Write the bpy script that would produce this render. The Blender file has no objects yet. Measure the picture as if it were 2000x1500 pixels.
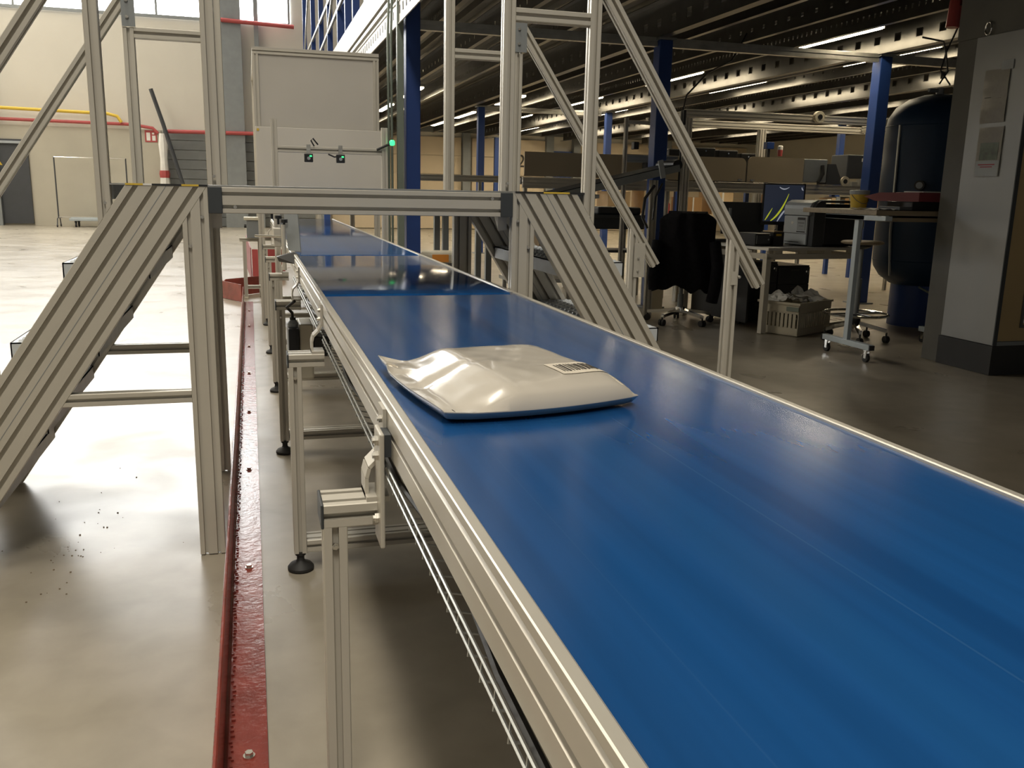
import bpy, bmesh, math, random
from mathutils import Vector, Matrix, noise
random.seed(7)
PI = math.pi
sc = bpy.context.scene
col = sc.collection

# ------------------------------------------------------------------ camera, world, light, exposure
YAW, PITCH, ROLL, FPX, CAMH = math.radians(16.33), math.radians(12.22), math.radians(1.237), 1740.0, 1.22
fwd = Vector((math.sin(YAW)*math.cos(PITCH), math.cos(YAW)*math.cos(PITCH), -math.sin(PITCH)))
rgt = Vector((math.cos(YAW), -math.sin(YAW), 0.0))
upv = rgt.cross(fwd)
c_, s_ = math.cos(ROLL), math.sin(ROLL)
R2, U2 = c_*rgt + s_*upv, -s_*rgt + c_*upv
cd = bpy.data.cameras.new('camera')
cam = bpy.data.objects.new('camera', cd)
col.objects.link(cam)
cd.sensor_fit = 'HORIZONTAL'; cd.sensor_width = 36.0; cd.lens = FPX/2000.0*36.0
cd.clip_start = 0.02; cd.clip_end = 300
m = Matrix((R2, U2, -fwd)).transposed().to_4x4()
m.translation = Vector((0, 0, CAMH))
cam.matrix_world = m
sc.camera = cam
sc.view_settings.view_transform = 'Standard'
sc.view_settings.look = 'None'
sc.view_settings.gamma = 1.0
sc.view_settings.use_curve_mapping = False
sc.view_settings.exposure = 0.0
sc.cycles.use_denoising = True
sc.cycles.max_bounces = 7
sc.cycles.diffuse_bounces = 4
sc.cycles.glossy_bounces = 4
sc.cycles.sample_clamp_indirect = 6.0
sc.cycles.caustics_reflective = False
sc.cycles.caustics_refractive = False

w = bpy.data.worlds.new('daylight'); sc.world = w; w.use_nodes = True
w.node_tree.nodes['Background'].inputs[0].default_value = (0.95, 0.92, 0.86, 1)
w.node_tree.nodes['Background'].inputs[1].default_value = 0.16

def area(name, loc, rot, sx, sy, power, color):
    l = bpy.data.lights.new(name, 'AREA'); l.shape = 'RECTANGLE'; l.size = sx; l.size_y = sy
    l.energy = power; l.color = color
    o = bpy.data.objects.new(name, l); col.objects.link(o); o.location = loc; o.rotation_euler = rot
    return o
# roof lights of the tall hall and added fill lamps: a row over the aisle beside the conveyor, a row further left at the far end
for i, (x, y, sx, sy, p) in enumerate(((-8.0, 22.0, 3, 5, 560), (-10.0, 12.0, 3, 5, 620), (-1.2, 8.5, 1.2, 4, 300), (-.75, 1.6, 1.0, 3, 230), (-.8, -4.5, 1.2, 4, 640))):  # lamp behind the camera is added frontal fill; tilted one brightens left-facing sides
    area('roof_and_fill_light', (x, y, 8.6 if x < -9 else 9.4), (0, math.radians(-25) if x < -9 else 0, 0), sx, sy, p, (1.0, 0.92, 0.78))

# ------------------------------------------------------------------ materials
def mat(name, c, rough=0.5, metal=0.0, vary=0.06, scale=6.0, bump=0.0, bscale=60.0, spec=0.5, stretch=(1, 1, 1), emit=None, estr=0.0, coat=0.0):
    mt = bpy.data.materials.new(name); mt.use_nodes = True
    nt = mt.node_tree; b = nt.nodes['Principled BSDF']
    tc = nt.nodes.new('ShaderNodeTexCoord'); mp = nt.nodes.new('ShaderNodeMapping')
    mp.inputs['Scale'].default_value = stretch
    nt.links.new(tc.outputs['Object'], mp.inputs[0])
    n = nt.nodes.new('ShaderNodeTexNoise'); n.inputs['Scale'].default_value = scale; n.inputs['Detail'].default_value = 5
    nt.links.new(mp.outputs[0], n.inputs['Vector'])
    r = nt.nodes.new('ShaderNodeValToRGB')
    r.color_ramp.elements[0].position = 0.3; r.color_ramp.elements[1].position = 0.7
    r.color_ramp.elements[0].color = tuple(max(0, x*(1-vary)) for x in c)+(1,)
    r.color_ramp.elements[1].color = tuple(min(1, x*(1+vary)) for x in c)+(1,)
    nt.links.new(n.outputs[0], r.inputs[0]); nt.links.new(r.outputs[0], b.inputs['Base Color'])
    b.inputs['Roughness'].default_value = rough; b.inputs['Metallic'].default_value = metal
    b.inputs['Specular IOR Level'].default_value = spec
    if coat:
        b.inputs['Coat Weight'].default_value = coat; b.inputs['Coat Roughness'].default_value = 0.08
    if bump:
        n2 = nt.nodes.new('ShaderNodeTexNoise'); n2.inputs['Scale'].default_value = bscale; n2.inputs['Detail'].default_value = 3
        nt.links.new(mp.outputs[0], n2.inputs['Vector'])
        bp = nt.nodes.new('ShaderNodeBump'); bp.inputs['Strength'].default_value = bump; bp.inputs['Distance'].default_value = 0.01
        nt.links.new(n2.outputs[0], bp.inputs['Height']); nt.links.new(bp.outputs[0], b.inputs['Normal'])
    if emit:
        b.inputs['Emission Color'].default_value = emit+(1,); b.inputs['Emission Strength'].default_value = estr
    return mt

ALU = mat('anodised_aluminium', (0.60, 0.57, 0.50), 0.42, 0.25, 0.04, 3.0, stretch=(1, 1, 1))
ALUFRAME = mat('aluminium_conveyor_frame', (0.60, 0.57, 0.50), 0.38, 0.5, 0.05, 4.0)
GALV = mat('galvanised_steel', (0.50, 0.50, 0.47), 0.38, 0.75, 0.14, 9.0)
TREAD = mat('galvanised_tread', (0.60, 0.64, 0.68), 0.45, 0.15, 0.08, 20.0)
EDGE = mat('cream_painted_beam', (0.58, 0.57, 0.53), 0.45, 0.1, 0.04)
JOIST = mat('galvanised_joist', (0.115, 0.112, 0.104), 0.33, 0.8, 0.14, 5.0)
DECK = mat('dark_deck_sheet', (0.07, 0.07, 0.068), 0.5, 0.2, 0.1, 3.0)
BLUE = mat('blue_column_paint', (0.018, 0.055, 0.23), 0.42, 0.0, 0.08, 4.0)
TANKB = mat('dark_blue_tank_paint', (0.010, 0.034, 0.085), 0.48, 0.0, 0.1, 4.0)
RED = mat('red_rail_paint', (0.25, 0.045, 0.033), 0.22, 0.0, 0.25, 9.0, bump=0.15, bscale=45)
REDP = mat('red_pipe_paint', (0.46, 0.085, 0.085), 0.4)
YELLOW = mat('yellow_paint', (0.72, 0.50, 0.06), 0.45)
BLACK = mat('black_plastic', (0.018, 0.019, 0.021), 0.42, 0.0, 0.15)
RUBBER = mat('black_rubber', (0.02, 0.02, 0.02), 0.6)
CAP = mat('dark_grey_end_cap', (0.045, 0.052, 0.058), 0.5, 0.0, 0.1)
DKGREY = mat('charcoal_paint', (0.055, 0.06, 0.068), 0.5)
GREY = mat('light_grey_plastic', (0.36, 0.39, 0.42), 0.38)
PRGREY = mat('silver_grey_plastic', (0.55, 0.60, 0.64), 0.35, 0.1)
WHITE = mat('white_panel', (0.72, 0.69, 0.63), 0.45, 0.0, 0.03, 2.0)
TUNNEL = mat('tunnel_panel_grey', (0.60, 0.575, 0.53), 0.45, 0.0, 0.03, 2.0)
WALLW = mat('cream_cladding', (0.66, 0.63, 0.56), 0.6, 0.0, 0.03, 0.8)
WALLB = mat('beige_block_wall', (0.50, 0.47, 0.39), 0.75, 0.0, 0.05, 1.2)
DOCK = mat('dock_door_cream', (0.62, 0.52, 0.38), 0.6, 0.0, 0.03, 1.0)
WALLG = mat('grey_shutter', (0.17, 0.18, 0.18), 0.55, 0.0, 0.06)
STEELG = mat('grey_steel_column', (0.26, 0.28, 0.29), 0.5, 0.2)
CHROME = mat('chrome', (0.78, 0.78, 0.76), 0.14, 1.0, 0.02)
SCREW = mat('zinc_bolt', (0.72, 0.70, 0.64), 0.25, 0.9, 0.05)
FABRIC = mat('black_fabric', (0.008, 0.008, 0.011), 0.9, 0.0, 0.3, 40.0, bump=0.3, bscale=200, spec=0.2)
CARD = mat('brown_cardboard', (0.42, 0.25, 0.11), 0.75, 0.0, 0.08)
CARDP = mat('pale_cardboard', (0.60, 0.44, 0.26), 0.75, 0.0, 0.08)
PAPER = mat('white_paper', (0.85, 0.84, 0.80), 0.6)
CRATE = mat('off_white_crate_plastic', (0.60, 0.555, 0.44), 0.5)
COLPANEL = mat('grey_metal_panel', (0.33, 0.34, 0.345), 0.30, 0.35, 0.04, 1.5)
CONC = mat('painted_concrete', (0.13, 0.13, 0.12), 0.65, 0.0, 0.08, 3.0)
TANBOARD = mat('tan_board', (0.52, 0.39, 0.20), 0.55, 0.0, 0.04, 2.0)
WOOD = mat('worn_plywood', (0.30, 0.24, 0.16), 0.55, 0.0, 0.12, 5.0, stretch=(1, 8, 8))
TABW = mat('white_desk_laminate', (0.62, 0.60, 0.55), 0.4)
LEGW = mat('cream_leg_paint', (0.66, 0.62, 0.53), 0.45)
CARTM = mat('pale_grey_cart_paint', (0.44, 0.50, 0.54), 0.4, 0.1)
COVER = mat('beige_machine_cover', (0.42, 0.36, 0.26), 0.5, 0.0, 0.05, 2.0)
MAROON = mat('maroon_cardboard', (0.20, 0.035, 0.045), 0.55)
PINK = mat('faded_red_cardboard', (0.32, 0.12, 0.13), 0.55)
SCREENW = mat('navy_screen', (0.006, 0.009, 0.018), 0.25, emit=(0.016, 0.020, 0.032), estr=0.8)
TUBE = mat('lit_tube', (0.9, 0.9, 0.85), 0.4, emit=(1.0, 0.84, 0.58), estr=42.0)
GREENLED = mat('green_led', (0.02, 0.3, 0.08), 0.3, emit=(0.05, 0.9, 0.25), estr=2.0)
WINDOW = mat('bright_glazing', (0.8, 0.8, 0.8), 0.4, emit=(1.0, 1.0, 0.98), estr=14.0)
ORANGE = mat('orange_sticker', (0.75, 0.28, 0.04), 0.5)
WIREM = mat('zinc_wire', (0.42, 0.43, 0.42), 0.32, 0.85, 0.05)
GREENC = mat('grey_green_conduit', (0.22, 0.26, 0.22), 0.5)
INK = mat('dark_ink', (0.03, 0.025, 0.02), 0.6)
REDINK = mat('red_ink', (0.35, 0.03, 0.05), 0.6)

def belt_mat(name, r0, r1):
    mt = mat(name, (0.009, 0.066, 0.215), 0.20, 0.0, 0.12, 3.0, stretch=(9, 0.25, 1), spec=0.38)
    nt = mt.node_tree; b = nt.nodes['Principled BSDF']
    # polish differs in long streaks where parcels have run
    tc = nt.nodes.new('ShaderNodeTexCoord'); mp = nt.nodes.new('ShaderNodeMapping'); mp.inputs['Scale'].default_value = (22, 0.15, 1)
    n = nt.nodes.new('ShaderNodeTexNoise'); n.inputs['Scale'].default_value = 1.0; n.inputs['Detail'].default_value = 4
    mr = nt.nodes.new('ShaderNodeMapRange'); mr.inputs['To Min'].default_value = r0; mr.inputs['To Max'].default_value = r1
    nt.links.new(tc.outputs['Object'], mp.inputs[0]); nt.links.new(mp.outputs[0], n.inputs['Vector'])
    nt.links.new(n.outputs[0], mr.inputs['Value']); nt.links.new(mr.outputs[0], b.inputs['Roughness'])
    # scuff lines worn along the belt
    sx = nt.nodes.new('ShaderNodeSeparateXYZ'); nt.links.new(tc.outputs['Object'], sx.inputs[0])
    prev = b.inputs['Base Color'].links[0].from_socket
    for x0, hw, colr, f in ((-.005, .0016, (.04, .12, .27, 1), .35), (-.235, .0012, (.03, .10, .25, 1), .2), (.04, .030, (.006, .045, .155, 1), .6), (-.09, .045, (.012, .085, .25, 1), .35)):
        d = nt.nodes.new('ShaderNodeMath'); d.operation = 'SUBTRACT'; d.inputs[1].default_value = x0; nt.links.new(sx.outputs[0], d.inputs[0])
        a = nt.nodes.new('ShaderNodeMath'); a.operation = 'ABSOLUTE'; nt.links.new(d.outputs[0], a.inputs[0])
        r = nt.nodes.new('ShaderNodeMapRange'); r.interpolation_type = 'SMOOTHSTEP'
        r.inputs['From Min'].default_value = hw; r.inputs['From Max'].default_value = hw*.4; r.inputs['To Max'].default_value = f
        nt.links.new(a.outputs[0], r.inputs['Value'])
        mx = nt.nodes.new('ShaderNodeMixRGB'); mx.inputs[2].default_value = colr
        nt.links.new(r.outputs[0], mx.inputs[0]); nt.links.new(prev, mx.inputs[1]); prev = mx.outputs[0]
    nt.links.new(prev, b.inputs['Base Color'])
    return mt
BELT = belt_mat('blue_conveyor_belt', 0.04, 0.15)
BELTN = belt_mat('worn_blue_conveyor_belt', 0.14, 0.30)

def floor_mat():
    mt = bpy.data.materials.new('polished_concrete'); mt.use_nodes = True
    nt = mt.node_tree; b = nt.nodes['Principled BSDF']
    tc = nt.nodes.new('ShaderNodeTexCoord')
    def nz(scale, detail=6, dist=0.0):
        n = nt.nodes.new('ShaderNodeTexNoise'); n.inputs['Scale'].default_value = scale; n.inputs['Detail'].default_value = detail
        n.inputs['Distortion'].default_value = dist
        nt.links.new(tc.outputs['Object'], n.inputs['Vector']); return n
    a, d = nz(0.9, 7, 0.6), nz(7.0, 8, 0.3)
    mx = nt.nodes.new('ShaderNodeMixRGB'); mx.inputs[0].default_value = 0.4
    nt.links.new(a.outputs[0], mx.inputs[1]); nt.links.new(d.outputs[0], mx.inputs[2])
    r = nt.nodes.new('ShaderNodeValToRGB')
    r.color_ramp.elements[0].position = 0.33; r.color_ramp.elements[0].color = (0.265, 0.235, 0.182, 1)
    r.color_ramp.elements[1].position = 0.66; r.color_ramp.elements[1].color = (0.39, 0.350, 0.280, 1)
    nt.links.new(mx.outputs[0], r.inputs[0]); nt.links.new(r.outputs[0], b.inputs['Base Color'])
    mr = nt.nodes.new('ShaderNodeMapRange'); mr.inputs['To Min'].default_value = 0.16; mr.inputs['To Max'].default_value = 0.50
    g = nz(2.2, 6, 0.5)
    nt.links.new(g.outputs[0], mr.inputs['Value']); nt.links.new(mr.outputs[0], b.inputs['Roughness'])
    bp = nt.nodes.new('ShaderNodeBump'); bp.inputs['Strength'].default_value = 0.05; bp.inputs['Distance'].default_value = 0.01
    nt.links.new(d.outputs[0], bp.inputs['Height']); nt.links.new(bp.outputs[0], b.inputs['Normal'])
    return mt
FLOOR = floor_mat()

# ------------------------------------------------------------------ mesh helpers
class G:
    def __init__(s): s.v = []; s.f = []; s.smooth = False
    def add(s, vs, fs):
        o = len(s.v); s.v += [Vector(x) for x in vs]; s.f += [tuple(i+o for i in f) for f in fs]; return s
    def box(s, x0, x1, y0, y1, z0, z1):
        return s.add([(x0,y0,z0),(x1,y0,z0),(x1,y1,z0),(x0,y1,z0),(x0,y0,z1),(x1,y0,z1),(x1,y1,z1),(x0,y1,z1)],
                     [(3,2,1,0),(4,5,6,7),(0,1,5,4),(1,2,6,5),(2,3,7,6),(3,0,4,7)])
    def bev(s, x0, x1, y0, y1, z0, z1, b):
        """box with chamfered edges"""
        bm = bmesh.new(); bmesh.ops.create_cube(bm, size=1.0)
        for v in bm.verts:
            v.co = Vector(((x0+x1)/2+v.co.x*(x1-x0), (y0+y1)/2+v.co.y*(y1-y0), (z0+z1)/2+v.co.z*(z1-z0)))
        bmesh.ops.bevel(bm, geom=bm.edges[:], offset=b, segments=2, affect='EDGES', profile=0.5)
        bm.verts.index_update()
        s.add([v.co.copy() for v in bm.verts], [[v.index for v in f.verts] for f in bm.faces]); bm.free(); return s
    def obox(s, p, a, b, c):
        """box from corner-less centre p and half vectors a, b, c"""
        p, a, b, c = Vector(p), Vector(a), Vector(b), Vector(c)
        vs = [p+i*a+j*b+k*c for k in (-1, 1) for (i, j) in ((-1,-1),(1,-1),(1,1),(-1,1))]
        return s.add(vs, [(3,2,1,0),(4,5,6,7),(0,1,5,4),(1,2,6,5),(2,3,7,6),(3,0,4,7)])
    def cyl(s, p0, p1, r, n=12, r1=None):
        p0, p1 = Vector(p0), Vector(p1); r1 = r if r1 is None else r1
        a = (p1-p0).normalized(); u = a.orthogonal().normalized(); v = a.cross(u)
        vs = [p0+(u*math.cos(2*PI*i/n)+v*math.sin(2*PI*i/n))*r for i in range(n)]
        vs += [p1+(u*math.cos(2*PI*i/n)+v*math.sin(2*PI*i/n))*r1 for i in range(n)]
        fs = [(i, (i+1) % n, n+(i+1) % n, n+i) for i in range(n)]+[tuple(range(n-1, -1, -1)), tuple(range(n, 2*n))]
        s.smooth = s.smooth or n >= 8
        return s.add(vs, fs)
    def tube(s, pts, r, n=8, closed=False):
        pts = [Vector(p) for p in pts]; N = len(pts); vs = []; u = None
        for i, p in enumerate(pts):
            a = pts[(i+1) % N] if (closed or i < N-1) else p
            b = pts[i-1] if (closed or i > 0) else p
            t = (a-b).normalized()
            if u is None: u = t.orthogonal().normalized()
            u = (u-t*u.dot(t)).normalized(); v = t.cross(u)
            vs += [p+(u*math.cos(2*PI*k/n)+v*math.sin(2*PI*k/n))*r for k in range(n)]
        fs = []
        for i in range(N if closed else N-1):
            j = (i+1) % N
            fs += [(i*n+k, i*n+(k+1) % n, j*n+(k+1) % n, j*n+k) for k in range(n)]
        if not closed: fs += [tuple(range(n-1, -1, -1)), tuple((N-1)*n+k for k in range(n))]
        s.smooth = True
        return s.add(vs, fs)
    def lathe(s, c, prof, n=24, ax=None):
        c = Vector(c); ax = Vector(ax or (0, 0, 1)).normalized(); u = ax.orthogonal().normalized(); v = ax.cross(u)
        vs = []
        for (r, z) in prof:
            vs += [c+ax*z+(u*math.cos(2*PI*k/n)+v*math.sin(2*PI*k/n))*max(r, 1e-5) for k in range(n)]
        fs = []
        for i in range(len(prof)-1):
            fs += [(i*n+k, i*n+(k+1) % n, (i+1)*n+(k+1) % n, (i+1)*n+k) for k in range(n)]
        fs += [tuple(range(n-1, -1, -1)), tuple((len(prof)-1)*n+k for k in range(n))]
        s.smooth = True
        return s.add(vs, fs)
    def extr(s, sec, p0, u, v, ax, L=None, c0=None, c1=None):
        """extrude 2-D section along ax from p0; c0/c1 = (point, normal) planes that mitre the ends"""
        p0, u, v, ax = Vector(p0), Vector(u), Vector(v), Vector(ax).normalized(); n = len(sec); vs = []
        for k, cut in enumerate((c0, c1)):
            for a, b in sec:
                q = p0+u*a+v*b
                if cut is not None:
                    q = q+ax*((Vector(cut[0])-q).dot(Vector(cut[1]))/ax.dot(Vector(cut[1])))
                elif k: q = q+ax*L
                vs.append(q)
        fs = [(i, (i+1) % n, n+(i+1) % n, n+i) for i in range(n)]+[tuple(range(n-1, -1, -1)), tuple(range(n, 2*n))]
        if u.cross(v).dot(ax) < 0: fs = [tuple(reversed(f)) for f in fs]
        return s.add(vs, fs)
    def plate(s, pts, t):
        """flat polygon pts (3-D, planar) thickened by vector t"""
        n = len(pts); t = Vector(t); pts = [Vector(p) for p in pts]
        return s.add(pts+[p+t for p in pts], [tuple(range(n-1, -1, -1)), tuple(range(n, 2*n))]+[(i, (i+1) % n, n+(i+1) % n, n+i) for i in range(n)])

def section(wd, ht, gw, gh, slot=0.0056, deep=0.014, ch=0.0016):
    """slotted aluminium profile: gw / gh = slot centres along width and height (from the centre)"""
    x, y = wd/2, ht/2; pts = []
    def side(a0, a1, slots, f):
        r = [f(a0+ch, 0)]
        for g in sorted(slots):
            r += [f(g-slot, 0), f(g-slot, deep), f(g+slot, deep), f(g+slot, 0)]
        r.append(f(a1-ch, 0)); return r
    pts += side(-x, x, gw, lambda a, d: (a, -y+d))
    pts += side(-y, y, gh, lambda a, d: (x-d, a))
    pts += side(-x, x, gw, lambda a, d: (-a, y-d))
    pts += side(-y, y, gh, lambda a, d: (-x+d, -a))
    return pts
S44 = section(.04, .04, [0], [0])
S48 = section(.04, .08, [0], [-.02, .02])          # 40 wide, 80 high
S84 = section(.08, .04, [-.02, .02], [0])

def obj(name, g, mt, parent=None, root=None, kind=None):
    me = bpy.data.meshes.new(name)
    off = Vector(root.location) if root is not None else Vector((0, 0, 0))
    me.from_pydata([v-off for v in g.v], [], g.f); me.update()
    bm = bmesh.new(); bm.from_mesh(me); bmesh.ops.recalc_face_normals(bm, faces=bm.faces[:]); bm.to_mesh(me); bm.free()
    if g.smooth:
        for p in me.polygons: p.use_smooth = True
        me.set_sharp_from_angle(angle=math.radians(38))
    me.materials.append(mt)
    o = bpy.data.objects.new(name, me); col.objects.link(o)
    if parent is not None: o.parent = parent
    if kind: o['kind'] = kind
    return o
def tag(o, label, cat, group=None):
    o['label'] = label; o['category'] = cat
    if group: o['group'] = group
    return o
def thing(name, label, cat, loc, group=None):
    o = bpy.data.objects.new(name, None); col.objects.link(o); o.location = loc; o.empty_display_size = .1
    return tag(o, label, cat, group)
def struct(name, g, mt):
    return obj(name, g, mt, kind='structure')
def solo(name, g, mt, label, cat, group=None, loc=None):
    """a thing that is one mesh"""
    xs = [v for v in g.v]; c = Vector((sum(v.x for v in xs)/len(xs), sum(v.y for v in xs)/len(xs), min(v.z for v in xs)))
    class R: location = c
    o = obj(name, g, mt, None, R); o.location = c
    return tag(o, label, cat, group)
def dup(o, parent=None, delta=None):
    c = o.copy(); col.objects.link(c)
    if parent is not None: c.parent = parent
    if delta is not None: c.location = Vector(o.location)+Vector(delta)
    for ch in list(o.children): dup(ch, c)
    return c
def part_lbl(o, text): o['label'] = text; return o

# ------------------------------------------------------------------ the setting
g = G(); g.add([(-16, -8, 0), (17, -8, 0), (17, 34, 0), (-16, 34, 0), (-16, -8, -.2), (17, -8, -.2), (17, 34, -.2), (-16, 34, -.2)],
               [(0,1,2,3),(7,6,5,4),(0,4,5,1),(1,5,6,2),(2,6,7,3),(3,7,4,0)])
struct('floor', g, FLOOR)
WY = 28.0
struct('wall_back', G().box(-16, 17, WY+.12, WY+.4, 0, 10), WALLW)
struct('wall_left', G().box(-16.3, -16, -8, WY+.4, 0, 10), WALLW)
struct('wall_right', G().box(17, 17.3, -8, WY+.4, 0, 10), WALLB)
struct('ceiling', G().box(-16.3, 17.3, -8, WY+.4, 10.0, 10.2), WALLW)
W = WY+.12
struct('trim_1', G().box(-16, -2.36, W-.12, W, 0, 2.70), WALLB)              # low block wall on the left
struct('trim_2', G().box(-.68, -.06, W-.35, W, 0, 7.5), STEELG)              # steel columns of the hall
struct('trim_3', G().box(.30, .42, W-.25, W, 0, 7.5), STEELG)
struct('trim_4', G().box(-7.0, -6.55, W-.3, W, 0, 7.5), STEELG)
g = G()
for k in range(10): g.box(-2.30, 1.9, W-.06, W-.012, .02+k*.27, .275+k*.27)  # grey sectional gate
struct('door_1', g, WALLG)
g = G().box(-7.6, -5.80, W-.18, W-.12, .05, 2.32)
d2 = struct('door_2', g, DKGREY)
obj('door_closer', G().bev(-6.5, -5.95, W-.24, W-.18, 2.20, 2.27, .006), GREY, d2)
sg = obj('warning_sign', G().plate([(-6.95, W-.19, 1.62), (-6.45, W-.19, 1.62), (-6.70, W-.19, 2.03)], (0, .01, 0)), YELLOW, d2)
obj('warning_flash', G().plate([(-6.68, W-.195, 1.92), (-6.76, W-.195, 1.78), (-6.70, W-.195, 1.78), (-6.73, W-.195, 1.67), (-6.63, W-.195, 1.82), (-6.69, W-.195, 1.82)], (0, .006, 0)), INK, sg)
# high glazing over the gate
win = struct('window_1', G().box(-13, 1.3, W-.03, W, 5.8, 9.3), WINDOW)
for k in range(9): obj('window_frame', G().box(-13+k*1.785-.03, -13+k*1.785+.03, W-.08, W-.03, 5.8, 9.3), STEELG, win)
obj('window_frame', G().box(-13, 1.3, W-.08, W-.03, 5.72, 5.8), STEELG, win)
# dock side of the same wall, below the mezzanine
def dock(n, x0, x1):
    g = G()
    for k in range(5): g.box(x0, x1, W-.08, W-.01, .02+k*.56, .57+k*.56)
    return struct('door_%d' % n, g, DOCK)
doors = [dock(3, 2.4, 4.5), dock(4, 4.7, 6.4), dock(5, 6.75, 9.15), dock(6, 10.35, 13.2), dock(7, 13.6, 16.4)]
for i, x in enumerate((2.2, 4.6, 6.55, 9.28, 10.2, 13.4)):
    struct('trim_%d' % (5+i), G().box(x-.12, x+.12, W-.22, W, 0, 2.95), STEELG)
struct('door_8', G().box(9.4, 10.06, W-.09, W-.01, .02, 2.5), BLUE)
struct('trim_11', G().box(2.0, 17, W-.16, W, 2.95, 4.2), WALLG)
def text(name, s, size, loc, mt, parent, rot=(PI/2, 0, 0), depth=.004):
    cu = bpy.data.curves.new(name, 'FONT'); cu.body = s; cu.size = size; cu.extrude = depth
    t = bpy.data.objects.new(name, cu); col.objects.link(t)
    bpy.context.view_layer.update()
    me = bpy.data.meshes.new_from_object(t)
    bpy.data.objects.remove(t)
    me.materials.clear(); me.materials.append(mt)
    o = bpy.data.objects.new(name, me); col.objects.link(o); o.location = loc; o.rotation_euler = rot
    if parent is not None: o.parent = parent
    return o
text('dock_number', '2', .56, (8.22, W-.085, 1.97), INK, doors[2])
text('dock_number', '2', .56, (11.52, W-.085, 1.97), INK, doors[3])
text('dock_stroke', '/', .56, (11.24, W-.085, 1.97), REDINK, doors[3])
# pipes and signs of the far left wall
g = G().tube([(-16, W-.22, 2.90), (-3.1, W-.22, 2.82), (-2.55, W-.22, 2.74), (-2.42, W-.22, 2.60)], .045, 10)
solo('sprinkler_pipe', g, REDP, 'red pipe running along the top of the beige wall at far left', 'pipe')
solo('gate_pipe', G().tube([(-2.15, W-.40, 2.66), (1.95, W-.40, 2.70)], .055, 10), REDP, 'red pipe crossing in front of the dark grey gate', 'pipe')
solo('gas_pipe', G().tube([(-6.75, W-.45, 6.0), (-6.78, W-.45, 3.3), (-6.62, W-.45, 3.12), (-3.7, W-.3, 3.08), (-3.45, W-.3, 3.02), (-3.35, W-.3, 2.86)], .045, 10), YELLOW,
     'yellow gas pipe with an elbow above the red pipe on the far left wall', 'pipe')
solo('red_beam', G().tube([(-.6, W-.42, 5.72), (1.4, W-.42, 5.66)], .06, 10), REDP, 'pale red pipe high between the grey hall columns', 'pipe')
fs = thing('fire_sign', 'small red and white fire equipment sign at the end of the beige wall', 'sign', (-2.62, W-.13, 2.5))
obj('sign_plate', G().box(-2.78, -2.46, W-.135, W-.122, 2.36, 2.68), REDP, fs, fs)
obj('pictogram', G().box(-2.74, -2.64, W-.14, W-.135, 2.40, 2.62).box(-2.59, -2.50, W-.14, W-.135, 2.40, 2.54).box(-2.59, -2.53, W-.14, W-.135, 2.57, 2.62), PAPER, fs, fs)
t = thing('rolled_sheet', 'white crumpled plastic roll standing upright at the end of the beige wall', 'roll', (-2.25, W-.45, 0))
obj('sheet', G().lathe((-2.30, W-.30, 0), [(.13, 0), (.12, .6), (.14, 1.2), (.10, 1.9), (.13, 2.3), (.09, 2.6)], 9), PAPER, t, t)
obj('red_band', G().lathe((-2.30, W-.30, 1.38), [(.135, 0), (.15, .1), (.135, .2)], 9), REDP, t, t)
solo('leaning_pole', G().tube([(-2.50, W-.7, 3.76), (-2.24, W-.62, 2.85), (-1.75, W-.62, 1.0), (-1.45, W-.72, .06)], .055, 8), DKGREY,
     'dark grey pole leaning up past the red pipe beside the gate', 'pole')
t = thing('garment_rack', 'thin metal clothes rack standing empty against the beige wall', 'rack', (-4.25, 27.3, 0))
obj('top_rail', G().cyl((-5.05, 27.3, 1.86), (-3.25, 27.3, 1.86), .018, 8), CHROME, t, t)
obj('bottom_rail', G().cyl((-5.05, 27.3, .26), (-3.25, 27.3, .26), .018, 8), CHROME, t, t)
for x in (-5.05, -3.25):
    obj('upright', G().cyl((x, 27.3, .24), (x, 27.3, 1.87), .018, 8), DKGREY, t, t)
    f = obj('foot', G().tube([(x, 27.05, .05), (x, 27.12, .22), (x, 27.3, .26), (x, 27.48, .22), (x, 27.55, .05)], .016, 6), DKGREY, t, t)
    for y in (27.05, 27.55): obj('castor', G().cyl((x-.015, y, .035), (x+.015, y, .035), .035, 10), BLACK, f, t)
t = thing('flat_trolley', 'low silver trolley parked under the clothes rack', 'trolley', (-4.1, 27.35, 0))
obj('deck', G().bev(-4.75, -3.55, 27.05, 27.7, .17, .24, .01), CARTM, t, t)
obj('toe_board', G().bev(-3.62, -3.5, 27.05, 27.7, .24, .42, .01), STEELG, t, t)
for x in (-4.6, -3.7):
    for y in (27.15, 27.6): obj('castor', G().cyl((x-.02, y, .06), (x+.02, y, .06), .06, 10).box(x-.03, x+.03, y-.03, y+.03, .12, .17), BLACK, t, t)

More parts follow.
